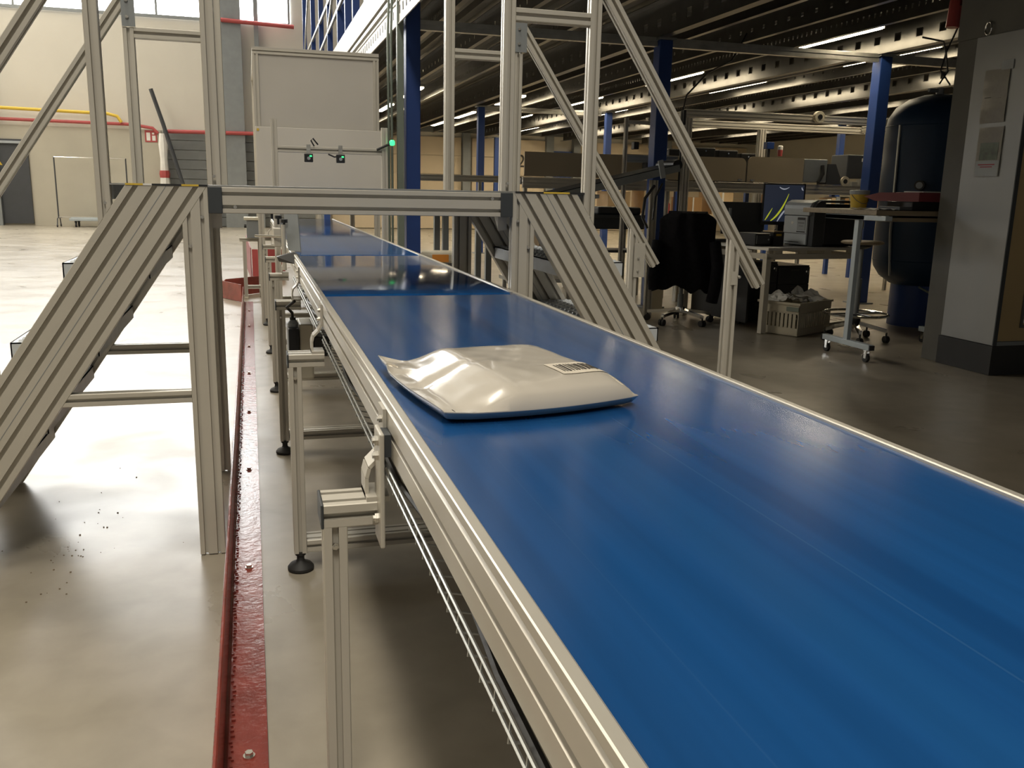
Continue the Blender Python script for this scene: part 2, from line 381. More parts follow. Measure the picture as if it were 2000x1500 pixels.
# ------------------------------------------------------------------ mezzanine: columns, beams, deck, lamps
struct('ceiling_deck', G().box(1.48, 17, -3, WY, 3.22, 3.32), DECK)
g = G()
for k in range(42):
    x = 1.75+k*.365
    g.extr([(-.07, .06), (-.045, 0), (.045, 0), (.07, .06)], (x, -3, 3.16), (1, 0, 0), (0, 0, 1), (0, 1, 0), WY+3)
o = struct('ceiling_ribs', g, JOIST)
def channel(x, z0, z1, y0, y1, hole, pitch, hz0, hz1, face=-1, flange=.05, t=.004):
    """C joist along Y with a row of real holes in its web"""
    g = G(); n = int((y1-y0)/pitch); xa, xb = x-t/2, x+t/2
    g.box(xa, xb, y0, y1, z0, hz0).box(xa, xb, y0, y1, hz1, z1)
    for k in range(n+1):
        a = y0 if k == 0 else y0+(k-.5)*pitch+hole/2+pitch*0
        b = y0+(k+.5)*pitch-hole/2 if k < n else y1
        if b > a: g.box(xa, xb, a, b, hz0, hz1)
    g.box(min(x, x+face*flange), max(x, x+face*flange), y0, y1, z0-.003, z0+.003)
    g.box(min(x, x+face*flange), max(x, x+face*flange), y0, y1, z1-.003, z1+.003)
    return g
eb = thing('edge_beam', 'cream perforated edge beam of the mezzanine running back beside the tunnel', 'beam', (1.44, 14, 2.73))
obj('web', channel(1.42, 2.74, 2.94, 4.0, 27.6, .055, .19, 2.825, 2.90, -1, .012), EDGE, eb, eb)
obj('upper_flange', G().box(1.43, 1.50, 4.0, 27.6, 2.94, 3.06).box(1.40, 1.46, 4.0, 27.6, 3.00, 3.04), GALV, eb, eb)
obj('curb', G().box(1.38, 1.52, 4.0, 27.6, 3.06, 3.36), EDGE, eb, eb)
ORD = ('first', 'second', 'third', 'fourth', 'fifth', 'sixth', 'seventh', 'eighth', 'ninth', 'tenth', 'eleventh', 'twelfth', 'thirteenth', 'fourteenth', 'fifteenth', 'sixteenth', 'seventeenth', 'eighteenth')
# joists along Y
spots = [1.98+.69*k for k in range(21)]
lines = ('nearest the mezzanine edge',)
jn = 0
for k, x in enumerate(spots):
    if abs(x-4.2) < .2 or abs(x-6.9) < .2 or abs(x-9.6) < .2 or abs(x-12.3) < .2: continue
    g = channel(x, 2.90, 3.16, 3.0, 27.6, .045 if k % 2 else .025, .24 if k % 2 else .09, 3.0, 3.04, -1, .06)
    solo('floor_joist', g, JOIST, 'galvanised perforated floor joist under the deck, %s to the right of the edge beam' % ORD[jn], 'joist', 'perforated joists under the mezzanine'); jn += 1
where = {4.2: 'carried by the blue column behind the chair', 6.9: 'carried by the bright blue column beside the tank', 9.6: 'third main beam in from the mezzanine edge', 12.3: 'furthest main beam to the right'}
for x in (4.2, 6.9, 9.6, 12.3):
    b = thing('main_beam', 'deep perforated main beam under the deck, '+where[x], 'beam', (x, 15, 2.8), 'main beams of the mezzanine')
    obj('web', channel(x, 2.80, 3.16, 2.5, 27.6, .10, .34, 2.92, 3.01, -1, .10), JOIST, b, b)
# cross ties between column heads
for y, x0, x1, nm in ((9.0, 4.28, 6.82, 'between the two nearest blue columns'), (9.0, 6.98, 12.2, 'right of the bright blue column'), (17.3, 4.38, 6.8, 'between the distant blue columns'), (9.0, 1.6, 4.12, 'left of the blue column behind the chair')):
    solo('cross_tie', G().extr(section(.07, .09, [], [0], .006, .012), (x0, y, 2.76), (0, 1, 0), (0, 0, 1), (1, 0, 0), x1-x0), GALV,
         'slim galvanised cross tie at column head height '+nm, 'beam', 'cross ties of the mezzanine')
def column(x, y, label, wd=.125, top=2.80):
    t = thing('steel_column', label, 'column', (x, y, 0), 'blue steel columns of the mezzanine')
    h = wd/2
    obj('shaft', G().bev(x-h, x+h, y-h, y+h, .015, top-.02, .008), BLUE, t, t)
    obj('base_plate', G().box(x-.12, x+.12, y-.12, y+.12, 0, .016), STEELG, t, t)
    obj('head_plate', G().box(x-.10, x+.10, y-.10, y+.10, top-.02, top), STEELG, t, t)
    return t
column(1.56, 9.0, 'blue mezzanine edge column just right of the scanning tunnel', .14, 3.0)
column(4.2, 9.0, 'dark blue steel column directly behind the draped office chair', .15)
column(6.92, 9.03, 'bright blue steel column left of the dark blue tank', .15)
column(4.33, 17.3, 'distant blue column seen left of the tall inner upright', .13)
column(6.92, 17.2, 'distant blue column seen right of the tall outer upright')
column(12.4, 17.3, 'distant blue column above the beige machine covers')
column(1.6, 20.0, 'far blue edge column hidden behind the scanning tunnel')
column(7.2, 26.8, 'thin far blue column between the dock doors')
for y, z, nm in ((9.06, 1.3, 'bright blue column'),):
    pass
# strip lamps
def lamp(x, y, L, row, k):
    t = thing('strip_lamp', 'strip lamp %s from the front, row %s' % (ORD[k], row), 'lamp', (x, y, 2.985), 'strip lamps under the mezzanine')
    obj('housing', G().box(x-.08, x+.08, y-L/2, y+L/2, 3.015, 3.06).box(x-.08, x-.062, y-L/2, y+L/2, 2.99, 3.015).box(x+.062, x+.08, y-L/2, y+L/2, 2.99, 3.015), GALV, t, t)
    obj('tube', G().box(x-.06, x+.06, y-L/2+.03, y+L/2-.03, 2.985, 3.014), TUBE, t, t)
    obj('hanger', G().box(x-.01, x+.01, y-.01, y+.01, 3.06, 3.22), GALV, t, t)
LROW = {6.47: 'just left of the bright blue column', 7.85: 'just right of the bright blue column', 9.23: 'third from the right wall side', 11.3: 'second from the right wall side', 3.02: 'nearest the mezzanine edge', 13.37: 'furthest to the right', 5.09: 'right of the dark blue column'}
for x, ys in ((6.47, (9.5, 13.5, 17.5, 22.0)), (7.85, (10.2, 14.0, 19.5, 25.8)), (9.23, (11.0, 14.5, 18.0, 21.6, 25.0)), (11.3, (12.5, 16.0, 19.5, 22.5, 25.5)), (3.02, (17.5, 21.0, 24.5)), (13.37, (14.0, 17.0, 20.0, 24.0)), (5.09, (18.0, 22.0, 25.0))):
    for k, y in enumerate(ys): lamp(x, y, 1.9, LROW[x], k)
# racking that stands up on the mezzanine edge
rk = thing('mezzanine_racking', 'row of blue rack uprights with diagonal braces above the mezzanine edge', 'racking', (1.62, 18, 3.36))
ys = (11.6, 12.7, 14.1, 15.2, 16.5, 18.5, 20.6, 23.0, 26.2)
for y in ys: obj('upright', G().box(1.56, 1.66, y-.05, y+.05, 3.36, 8.0), BLUE, rk, rk)
for y in ys: obj('rear_upright', G().box(2.6, 2.7, y-.05, y+.05, 3.36, 8.0), BLUE, rk, rk)
for y0, y1, z0, z1 in ((15.4, 25.4, 3.9, 4.8), (13.0, 21.6, 4.5, 3.6)):
    pass
for ya, za, yb, zb in ((22.0, 4.0, 15.1, 4.25), (26.0, 4.6, 17.4, 4.65), (26.2, 4.6, 23.0, 6.6), (18.5, 4.2, 15.2, 5.6)):
    obj('brace', G().obox(((1.58), (ya+yb)/2, (za+zb)/2), (0, (yb-ya)/2, (zb-za)/2), (.02, 0, 0), Vector((0, yb-ya, zb-za)).cross(Vector((1, 0, 0))).normalized()*.03), GALV, rk, rk)
for z in (4.6, 6.0): obj('shelf_beam', G().box(2.60, 2.68, 11.6, 26.2, z, z+.11), BLUE, rk, rk)
cb = thing('cable_conduit', 'grey green cable conduit climbing the left of the mezzanine edge column', 'conduit', (1.42, 8.9, 0))
obj('trunking', G().box(1.40, 1.46, 8.90, 8.96, 0, 3.6), GREENC, cb, cb)
for dx in (-.05, -.08): obj('cable', G().tube([(1.40+dx, 8.93, 0), (1.40+dx, 8.93, 1.4), (1.395+dx, 8.93, 2.6), (1.43+dx, 8.93, 3.6)], .012, 6), GREENC, cb, cb)

# ------------------------------------------------------------------ belt conveyors
XL, XR, ZB = .203, .858, .88
def frame_section(sgn):
    """side profile, outer face at a=0, inside towards +a; b = height above .795"""
    pts = [(0, 0), (.038, 0), (.038, .074), (.014, .074), (.014, .0885), (.012, .090), (.0015, .090), (0, .0885),
           (0, .079), (.004, .077), (.004, .071), (0, .069), (0, .0405), (.008, .0385), (.008, .0315), (0, .0295)]
    return [(sgn*a, b) for a, b in pts]
def belt_mesh(y0, y1, x0, x1):
    r = .026; zc = ZB-r; g = G(); prof = []
    n = 8
    for i in range(n+1):
        a = PI/2+PI*i/n; prof.append((y0+r+r*math.cos(a), zc+r*math.sin(a)))
    for i in range(n+1):
        a = -PI/2+PI*i/n; prof.append((y1-r+r*math.cos(a), zc+r*math.sin(a)))
    m_ = len(prof)
    g.add([(x0, y, z) for y, z in prof]+[(x1, y, z) for y, z in prof],
          [(i, (i+1) % m_, m_+(i+1) % m_, m_+i) for i in range(m_)]+[tuple(range(m_-1, -1, -1)), tuple(range(m_, 2*m_))])
    g.smooth = True
    return g
def bolt(parent, root, p, axis, r=.007, name='bolt', mt=None):
    a = Vector(axis).normalized(); p = Vector(p)
    return obj(name, G().cyl(p, p+a*.006, r, 6).cyl(p+a*.006, p+a*.009, r*.6, 6), mt or SCREW, parent, root)
def leg_set(t, y, near_plate=False):
    for side in (0, 1):
        sg = 1 if side == 0 else -1
        mx = (lambda x: x) if side == 0 else (lambda x: XL+XR-x)
        lx = mx(.114)
        lg = obj('leg', G().extr(S44, (lx, y, .062), (1, 0, 0), (0, 1, 0), (0, 0, 1), .675-.062), ALU, t, t)
        obj('levelling_foot', G().lathe((lx, y, 0), [(.034, 0), (.042, .004), (.042, .012), (.034, .022), (.016, .030), (.012, .036), (.012, .050), (.017, .052), (.017, .062)], 20), RUBBER, lg, t)
        cb_ = obj('crossbar', G().extr(S84, (mx(.096), y+.02, .694), (0, sg, 0), (0, 0, 1), (sg, 0, 0), .087 if near_plate and side == 0 else .108), ALU, t, t)
        obj('end_cap', G().bev(min(mx(.091), mx(.096)), max(mx(.091), mx(.096)), y-.021, y+.061, .673, .715, .002), CAP, cb_, t)
        # bent support bracket from the frame face down to the crossbar
        yb = y+.03; pts = [(mx(.2025), .865), (mx(.2025), .800), (mx(.192), .780), (mx(.176), .764), (mx(.172), .748), (mx(.172), .714)]
        g = G(); wd, th = .028, .006
        for (xa, za), (xb, zb) in zip(pts[:-1], pts[1:]):
            for s in (0,):
                d = Vector((xb-xa, 0, zb-za)); n = Vector((d.z, 0, -d.x)).normalized()*th
                if n.x*sg > 0: n = -n
                g.plate([(xa, yb-wd, za), (xa, yb+wd, za), (xb, yb+wd, zb), (xb, yb-wd, zb)], n)
        br = obj('support_bracket', g, ALU, t, t)
        bolt(br, t, (mx(.1975), yb-.010, .845), (-sg, 0, 0)); bolt(br, t, (mx(.1975), yb+.010, .815), (-sg, 0, 0))
        obj('bracket_foot', G().box(min(mx(.166), mx(.204)), max(mx(.166), mx(.204)), y-.018, y+.058, .713, .722), ALU, br, t)
        bolt(lg, t, (lx, y-.0115, .640), (0, -1, 0), .006)
        if near_plate and side == 0:
            pl = obj('joint_plate', G().bev(.183, .191, y-.055, y+.012, .645, .838, .0025), ALU, t, t)
            obj('spacer', G().box(.191, .203, y-.045, y+.004, .797, .834), CAP, pl, t)
            for zz in (.822, .797, .690): bolt(pl, t, (.183, y-.030, zz), (-1, 0, 0), .009)
    obj('cross_rail', G().extr(S84, (.135, y+.02, .085), (0, 1, 0), (0, 0, 1), (1, 0, 0), XL+XR-.27), ALU, t, t)
def conveyor(label, y0, y1, legs, near=None):
    t = thing('belt_conveyor', label, 'conveyor', ((XL+XR)/2, (y0+y1)/2, 0))
    obj('belt', belt_mesh(y0+.004, y1-.004, XL+.0145, XR-.0145), BELTN if y0 < 0 else BELT, t, t)
    obj('side_frame', G().extr(frame_section(1), (XL, y0, .795), (1, 0, 0), (0, 0, 1), (0, 1, 0), y1-y0), ALUFRAME, t, t)
    obj('side_frame', G().extr(frame_section(-1), (XR, y0, .795), (1, 0, 0), (0, 0, 1), (0, 1, 0), y1-y0), ALUFRAME, t, t)
    obj('slider_bed', G().box(XL+.039, XR-.039, y0+.04, y1-.04, .79, .826), GALV, t, t)
    for y in legs: leg_set(t, y, y == near)
    return t
c1 = conveyor('near blue belt conveyor section carrying the white mailer bag', -.9, 2.903, (.06, 1.42, 2.79), 1.42)
c2 = conveyor('middle blue belt conveyor section passing under the crossover stair', 2.911, 4.655, (4.135,))
c3 = conveyor('far blue belt conveyor section running into the scanning tunnel', 4.667, 9.95, (5.46, 6.78, 8.2, 9.5))
# wire cable basket under the near section
for (t, y0, y1) in ((c1, -.9, 2.7), (c2, 2.92, 4.6)):
    g = G()
    for x, z in ((.1965, .782), (.194, .770), (.21, .752), (.235, .752), (.26, .752), (.285, .752)):
        g.tube([(x, y0, z), (x, y1, z)], .0022, 6)
    n = int((y1-y0)/.05)
    for k in range(n+1):
        y = y0+(y1-y0)*k/n
        g.tube([(.1965, y, .782), (.194, y, .760), (.24, y, .750), (.287, y, .754), (.292, y, .775)], .0016, 5)
    o = obj('cable_basket', g, WIREM, t, t)
    g = G()
    for k in range(5):
        x = .22+.014*k
        g.tube([(x+.008*math.sin(y0*3+q*1.3+k), y0+(y1-y0)*q/24, .762+.004*math.cos(q+k)) for q in range(25)], .005, 6)
    obj('cable', g, BLACK, o, t)
# drive gear hanging below the middle section
dr = obj('drive_motor', G().bev(.125, .165, 3.55, 3.75, .48, .675, .004).cyl((.145, 3.6, .675), (.145, 3.6, .715), .012, 10), BLACK, c2, c2)
obj('gland', G().lathe((.145, 3.6, .675), [(.020, 0), (.022, .015), (.014, .028), (.010, .03)], 12), GREY, dr, c2)
obj('supply_cable', G().tube([(.145, 3.6, .70), (.142, 3.58, .735), (.122, 3.55, .76), (.15, 3.5, .79)], .006, 8), BLACK, dr, c2)
obj('gearbox', G().bev(.168, .22, 3.56, 3.74, .47, .69, .006), CRATE, c2, c2)
obj('control_box', G().bev(.224, .29, 3.56, 3.74, .56, .64, .004), BLACK, c2, c2)
# grey guide plate at the infeed of the far section with its clamps
gp = obj('guide_plate', G().plate([(.186, 4.92, .886), (.247, 4.86, .886), (.240, 4.96, 1.10), (.170, 5.02, 1.10)], (.004, .006, 0)), STEELG, c3, c3)
obj('infeed_nose', G().plate([(.12, 4.70, .868), (.205, 4.66, .895), (.24, 4.60, .875), (.215, 4.58, .84), (.13, 4.70, .845)], (0, .05, 0)), BLACK, c3, c3)
obj('side_strut', G().cyl((.165, 4.95, .78), (.165, 4.95, 1.02), .012, 10), ALU, c3, c3)
obj('clamp_rod', G().cyl((.02, 5.05, .955), (.17, 4.96, .955), .007, 8), CHROME, c3, c3)
for x, y, z in ((.145, 5.10, 1.045), (.170, 4.95, 1.03), (.12, 5.5, 1.06)):
    obj('star_knob', G().cyl((x, y, z), (x, y, z+.018), .019, 8).cyl((x, y, z-.03), (x, y, z), .007, 8), BLACK, c3, c3)
obj('clamp_block', G().bev(.115, .155, 5.0, 5.05, .90, 1.0, .004), ALU, c3, c3)
obj('clamp_block', G().bev(.13, .15, 5.2, 5.25, .84, .98, .004), ALU, c3, c3)

# ------------------------------------------------------------------ parcel on the belt
def parcel():
    t = thing('mailer_bag', 'white plastic mailer bag with a barcode lying on the near blue belt', 'parcel', (.43, 1.47, ZB))
    P0, P1, P2, P3 = Vector((.222, 1.665)), Vector((.262, 1.245)), Vector((.598, 1.305)), Vector((.536, 1.665))
    NU, NV = 46, 40
    def ground(u, v):       # u: 0 left .. 1 right, v: 0 front .. 1 back
        a = P1.lerp(P2, u); b = P0.lerp(P3, u); p = a.lerp(b, v)
        p.y -= .024*math.sin(PI*u)**.8*(1-v) ; p.x -= .010*math.sin(PI*v)*(1-u)
        return p
    def edge(q, k): return 1-(abs(2*q-1))**k
    def height(u, v):
        side = max(0.0, edge(v, 7.0))**.42*max(0.0, 1-max(0, (u-.80)/.20)**3.2)**.6
        t = min(1, max(0, (u-.10)/.26)); ramp = .22+.78*(t*.85+.15*t*t*(3-2*t))
        if u < .10: ramp = .22+.10*(1-u/.10)*(v-.4)
        h = .052*ramp*side*min(1, .25+u*14)
        q = Vector((u*2.2, v*1.9, 3.3)); k = min(1, 2*edge(v, 2))*min(1, 4*edge(u, 2))
        loose = max(0, 1-u/.5)
        h += .004*noise.noise(q*1.1)*k
        h -= .005*max(0, 1-abs(v-.47-.12*u)/.05)*k*loose                    # crease between the two shiny facets
        h += .007*max(0, 1-abs(u-.15+.12*(v-.6))/.045)*k*max(0, v-.25)        # ridge by the loose end
        h -= .006*max(0, 1-abs(u-.24)/.06)*k*max(0, v-.72)*3
        h += .0030*loose*noise.noise(q*3.0+Vector((2, 5, 1)))*k
        h += .0012*noise.noise(q*5+Vector((7, 1, 2)))*k
        return h
    g = G(); vs = []; fs = []
    for j in range(NV+1):
        for i in range(NU+1):
            u, v = i/NU, j/NV; p = ground(u, v)
            e_ = min(1, 3.2*min(edge(u, 2), edge(v, 2))); rim = .016*(1-math.sqrt(1-(1-e_)**2))
            z = ZB+.0024+rim+max(.0002, height(u, v))
            if u < .14: z += .012*(1-u/.14)*(1 if v > .75 else .2)
            vs.append((p.x, p.y, z))
    o = len(vs)
    for j in range(NV+1):
        for i in range(NU+1):
            u, v = i/NU, j/NV; p = ground(u, v)
            k = edge(u, 2)*edge(v, 2)
            p = p.lerp(ground(.5, .5), .06*k)
            e_ = min(1, 3.2*min(edge(u, 2), edge(v, 2))); z = ZB+.0012+.016*(1-math.sqrt(1-(1-e_)**2))
            if u < .14: z += .012*(1-u/.14)*(1 if v > .75 else .2)
            vs.append((p.x, p.y, min(z, vs[j*(NU+1)+i][2]-.0015)))
    W1 = NU+1
    for j in range(NV):
        for i in range(NU):
            a = j*W1+i
            fs.append((a, a+1, a+1+W1, a+W1)); fs.append((o+a+W1, o+a+1+W1, o+a+1, o+a))
    for i in range(NU): fs.append((o+i, o+i+1, i+1, i)); b = NV*W1+i; fs.append((b, b+1, o+b+1, o+b))
    for j in range(NV): a = j*W1; fs.append((a, a+W1, o+a+W1, o+a)); a += NU; fs.append((o+a, o+a+W1, a+W1, a))
    g.add(vs, fs); g.smooth = True
    me = obj('bag', g, BAG, t, t)
    for p in me.data.polygons: p.use_smooth = True
    def on(u, v, dz=.001):
        p = ground(u, v); return (p.x, p.y, ZB+.0024+max(.001, height(u, v))+dz)
    # label sheet and bars follow the bag
    def strip(u0, u1, v0, v1, n, dz, m_=3):
        q = G()
        vv = [on(u0+(u1-u0)*i/n, v0+(v1-v0)*j/m_, dz) for j in range(m_+1) for i in range(n+1)]
        q.add(vv, [(j*(n+1)+i, j*(n+1)+i+1, (j+1)*(n+1)+i+1, (j+1)*(n+1)+i) for j in range(m_) for i in range(n)])
        return q
    lb = obj('address_label', strip(.66, .93, .15, .33, 12, .0012), LABEL, t, t)
    q = G(); u = .735
    rnd = random.Random(3); u = .69
    while u < .89:
        wd = rnd.choice((.006, .006, .010, .013)); s = strip(u, u+wd, .185, .295, 1, .0019, 3)
        q.add(s.v, s.f); u += wd+rnd.choice((.006, .007, .010))
    obj('barcode', q, INK, lb, t)
    mk = obj('dark_corner_mark', strip(.035, .085, .03, .10, 4, .0012), INK, t, t)  # small dark patch at the front-left corner of the bag
    return t
BAG = mat('white_polythene', (0.56, 0.52, 0.455), 0.15, 0.0, 0.02, 4.0, coat=0.5)
LABEL = mat('label_paper', (0.66, 0.60, 0.50), 0.45)
parcel()

# ------------------------------------------------------------------ crossover stair
st = thing('crossover_stair', 'aluminium profile stair and bridge crossing over the blue conveyor', 'stair', (.3685, 3.45, 0))
YN, YF, ZT = 2.977, 3.900, 1.213
U = (Vector((1, 0, 0)), Vector((0, 1, 0)), Vector((0, 0, 1)))
def vpost(name, sec, x, y, z0=None, z1=None, c0=None, c1=None):
    return obj(name, G().extr(sec, (x, y, z0 or 0), U[0], U[1], U[2], None if c1 else z1-(z0 or 0), c0 or ((x, y, z0 or 0), (0, 0, 1)), c1 or ((x, y, z1), (0, 0, 1))), ALU, st, st)
SLO_L, SLO_R = 1.483, 1.595
STR = section(.04, .195, [], [-.0715, -.026, .026, .0715], .0065, .018)
# a thin joint line runs along the middle of each stringer
TREADS = []
for y in (YN, YF):
    yc = y+.02
    # bridge beams, cap beams
    obj('bridge_beam', G().extr(S48, (-.083, yc, 1.173), U[1], U[2], U[0], .901), ALU, st, st)
    for side in (0, 1):
        sg = -1 if side == 0 else 1
        slope = SLO_L if side == 0 else SLO_R
        xin = -.124 if side == 0 else .861         # outer face of the cap beam
        xlo = -.127 if side == 0 else .865         # where the stringer's lower edge meets the top
        d = Vector((sg, 0, -slope)).normalized(); nrm = Vector((slope*sg, 0, 1)).normalized()
        centre = Vector((xlo, yc, ZT))+nrm*.0975
        # stringer
        g = G().extr(STR, centre, U[1], nrm, d, None, (Vector((0, 0, ZT)), (0, 0, 1)), (Vector((0, 0, .004)), (0, 0, 1)))
        sr = obj('stringer', g, ALU, st, st)
        a = centre+d*((centre.z-ZT)/-d.z); b = centre+d*((centre.z-.006)/-d.z)
        obj('joint_line', G().obox((a+b)/2+Vector((0, -.0203, 0)), (b-a)/2, (0, .0004, 0), nrm*.0010), STEELG, sr, st)
        # main post, top mitred under the stringer
        xc = xin+sg*.04
        po = vpost('post', S84, xc, yc, .004, None, None, (Vector((xlo, yc, ZT)), nrm))
        # outer upright standing on the stringer's upper edge
        xo = -.424 if side == 0 else 1.14
        up = centre+nrm*.0975
        near = y == YN
        top = 2.22 if near else 1.805
        u1 = vpost('upright', S44, xo, yc, None, top, (up, nrm), None)
        xi = -.1035 if side == 0 else .8395
        u2 = vpost('upright', S44, xi, yc, 1.219, 2.22)
        # mid rail between the two uprights
        xa, xb = sorted((xo-sg*.02, xi+sg*.02))
        obj('mid_rail', G().extr(S44, (xa, yc, 1.786), U[1], U[2], U[0], xb-xa), ALU, st, st)
        # sloping hand rail, mitred against the upright, square cut at the foot
        hs = 1.485; hd = Vector((sg, 0, -hs)).normalized(); hn = Vector((hs*sg, 0, 1)).normalized()
        hx = xo+sg*.021; hz = 1.905
        hr = obj('hand_rail', G().extr(S44, (hx, yc, hz), U[1], hn, hd, 1.225, (Vector((hx, yc, hz)), (1, 0, 0)), (Vector((hx, yc, hz))+hd*1.225, hd)), ALU, st, st)
        # foot post of the hand rail
        xl = hx+sg*.565
        fp = vpost('foot_post', S44, xl, yc, .004, None, (up, nrm), (Vector((hx, yc, hz))-hn*.02, hn))
        gz = hz-hs*.60
        gsp = obj('gusset_plate', G().box(min(xl+sg*.0, xl+sg*.055), max(xl, xl+sg*.055), yc-.026, yc-.0205, gz-.18, gz-.02) if not near else G().box(xl-.012, xl+.012, yc-.0235, yc-.0205, gz-.12, gz-.07), ALU, st, st)
        bolt(gsp, st, (xl+sg*.02, yc-.026 if not near else yc-.0235, gz-.09), (0, -1, 0), .006)
        if not near:
            bolt(gsp, st, (xl+sg*.02, yc-.026, gz-.15), (0, -1, 0), .006)
            tp = obj('corner_plate', G().box(xo-.02, xo+.035*(1 if sg > 0 else .8), yc-.026, yc-.0205, 1.806, 1.955), STEELG, st, st)
            for z in (1.84, 1.90): bolt(tp, st, (xo, yc-.026, z), (0, -1, 0), .007)
        # brace between post and stringer
        zb = .55
        c1 = (Vector((xlo, yc, ZT)), nrm); x0 = xin+sg*.08
        obj('brace', G().extr(S44, (x0, yc, zb), U[1], U[2], (sg, 0, 0), None, (Vector((x0, yc, zb)), (1, 0, 0)), c1), ALU, st, st)
        if near:
            bolt(u1, st, (xo+.005, yc-.0115, 1.16 if side == 0 else 1.135), (0, -1, 0), .006)
            bolt(u2, st, (xi, yc-.0205, 1.245), (0, -1, 0), .005)
            bolt(po, st, (xc-sg*.02, yc-.0115, 1.12), (0, -1, 0), .006)
            bolt(po, st, (xc+sg*.02, yc-.0115, 1.03), (0, -1, 0), .006)
    bb = [o for o in st.children if o.name.startswith('bridge_beam')][-1]
    bolt(bb, st, (-.045, YN+.009 if y == YN else YF+.009, 1.153), (0, -1, 0), .006); bolt(bb, st, (.79, YN+.009 if y == YN else YF+.009, 1.193), (0, -1, 0), .006)
    obj('top_rail', G().extr(S44, (-.0835, yc, 2.24), U[1], U[2], U[0], .903), ALU, st, st)
for x in (-.1035, .8395):
    cbm = obj('cap_beam', G().extr(S48, (x, YN, 1.173), U[0], U[2], U[1], YF+.04-YN), ALU, st, st)
    obj('end_cap', G().bev(x-.021, x+.021, YN-.006, YN, 1.132, 1.2135, .002), CAP, cbm, st)
    obj('gusset', G().plate([(x-.016, YN+.05, 1.132), (x-.016, YN+.10, 1.132), (x-.016, YN+.05, 1.085)], (.032, 0, 0)), ALU, st, st)
# platform plate with nosings and hazard tape along its near edge
obj('platform', G().box(-.405, 1.135, YN+.001, YF+.04, 1.2132, 1.2185), GALV, st, st)
obj('nosing', G().box(-.409, -.400, YN+.042, YF-.001, 1.17, 1.2132), TREAD, st, st)
obj('nosing', G().box(1.130, 1.139, YN+.042, YF-.001, 1.17, 1.2132), TREAD, st, st)
x = -.36; k = 0
for L, mt in ((.05, YELLOW), (.025, PAPER), (.085, BLACK), (.05, YELLOW), (.026, BLACK)):
    o = obj('hazard_tape', G().box(x, x+L, YN-.0025, YN+.06, 1.2137, 1.2192), mt, st, st); x += L
    part_lbl(o, {'yellow_paint': 'yellow tape stripe', 'black_plastic': 'black tape stripe', 'white_paper': 'worn white tape stripe'}[mt.name])
x = .87
for L, mt in ((.10, BLACK), (.095, YELLOW), (.055, BLACK)):
    o = obj('hazard_tape', G().box(x, x+L, YN-.0025, YN+.06, 1.2137, 1.2192), mt, st, st); x += L
    part_lbl(o, 'yellow tape stripe' if mt is YELLOW else 'black tape stripe')
# grating treads
def tread(x0, x1, z, sg):
    g = G(); y0, y1 = YN+.0415, YF-.0015
    g.box(x0, x1, y0, y1, z-.004, z)
    for x in (x0, x1-.004): g.box(x, x+.004, y0, y1, z-.050, z)
    g.box(x0, x1, y0, y0+.004, z-.05, z).box(x0, x1, y1-.004, y1, z-.05, z)
    for i in range(6):
        for j in range(18):
            xx = x0+.025+i*(x1-x0-.05)/5; yy = y0+.03+j*(y1-y0-.06)/17
            g.add([(xx-.008, yy-.008, z), (xx+.008, yy-.008, z), (xx+.008, yy+.008, z), (xx-.008, yy+.008, z),
                   (xx-.004, yy-.004, z+.006), (xx+.004, yy-.004, z+.006), (xx+.004, yy+.004, z+.006), (xx-.004, yy+.004, z+.006)],
                  [(0,1,5,4),(1,2,6,5),(2,3,7,6),(3,0,4,7),(4,5,6,7)])
    return obj('tread', g, TREAD, st, st)
for k in range(4):
    z = .976-.244*k
    xn = -.56-.244/SLO_L*k; tread(xn, xn+.25, z, -1)
    xn = 1.297+.244/SLO_R*k; tread(xn-.25, xn, z, 1)

# ------------------------------------------------------------------ red floor guard rail
def guard(label, y0, y1, bolts):
    t = thing('guard_rail', label, 'rail', (-.06, (y0+y1)/2, 0))
    sec = [(-.108, 0), (-.008, 0), (-.008, .011), (-.092, .011), (-.099, .018), (-.099, .168), (-.102, .171), (-.106, .171), (-.108, .168)]
    obj('angle_bar', G().extr(sec, (0, y0, 0), U[0], U[2], U[1], y1-y0), RED, t, t)
    for y in bolts: obj('anchor_bolt', G().cyl((-.048, y, .011), (-.048, y, .014), .013, 12).cyl((-.048, y, .014), (-.048, y, .022), .009, 6), SCREW, t, t)
    g = G(); rnd = random.Random(5)
    y = y0+.02
    while y < y1-.05:
        s = .0025+rnd.random()*.002
        g.obox((-.090+rnd.random()*.008, y, .0125+s*.3), (s, 0, 0), (0, s*.8, 0), (0, 0, s*.5)); y += .012+rnd.random()*.02
    o = obj('weld_bead', g, RED, t, t); o['kind'] = 'stuff'
    return t
guard('near length of red steel guard rail bolted to the floor beside the conveyor', .2, 5.505, (.75, 1.80, 2.815, 3.875, 4.921))
guard('far length of red steel guard rail beyond the joint, beside the conveyor', 5.512, 9.85, (5.983, 7.024, 8.073, 9.1))
t = thing('guard_return', 'red guard plates angled off the far end of the floor rail', 'rail', (-.2, 10.2, 0))
obj('angled_plate', G().plate([(-.125, 9.86, .005), (-.125, 9.86, .19), (-.335, 10.30, .19), (-.335, 10.30, .005)], (.01, .006, 0)), RED, t, t)
obj('cross_plate', G().plate([(-.325, 10.32, .005), (-.325, 10.32, .17), (-.29, 10.36, .20), (.12, 10.75, .20), (.12, 10.75, .005)], (-.006, .008, 0)), RED, t, t)
t = thing('red_guard_block', 'bright red guard corner behind the conveyor legs, far down the line', 'guard', (.1, 12.5, 0))
obj('side_panel', G().plate([(-.02, 12.3, .01), (-.02, 12.3, .42), (-.08, 14.0, .50), (-.08, 14.0, .01)], (.012, 0, 0)), PINK, t, t)
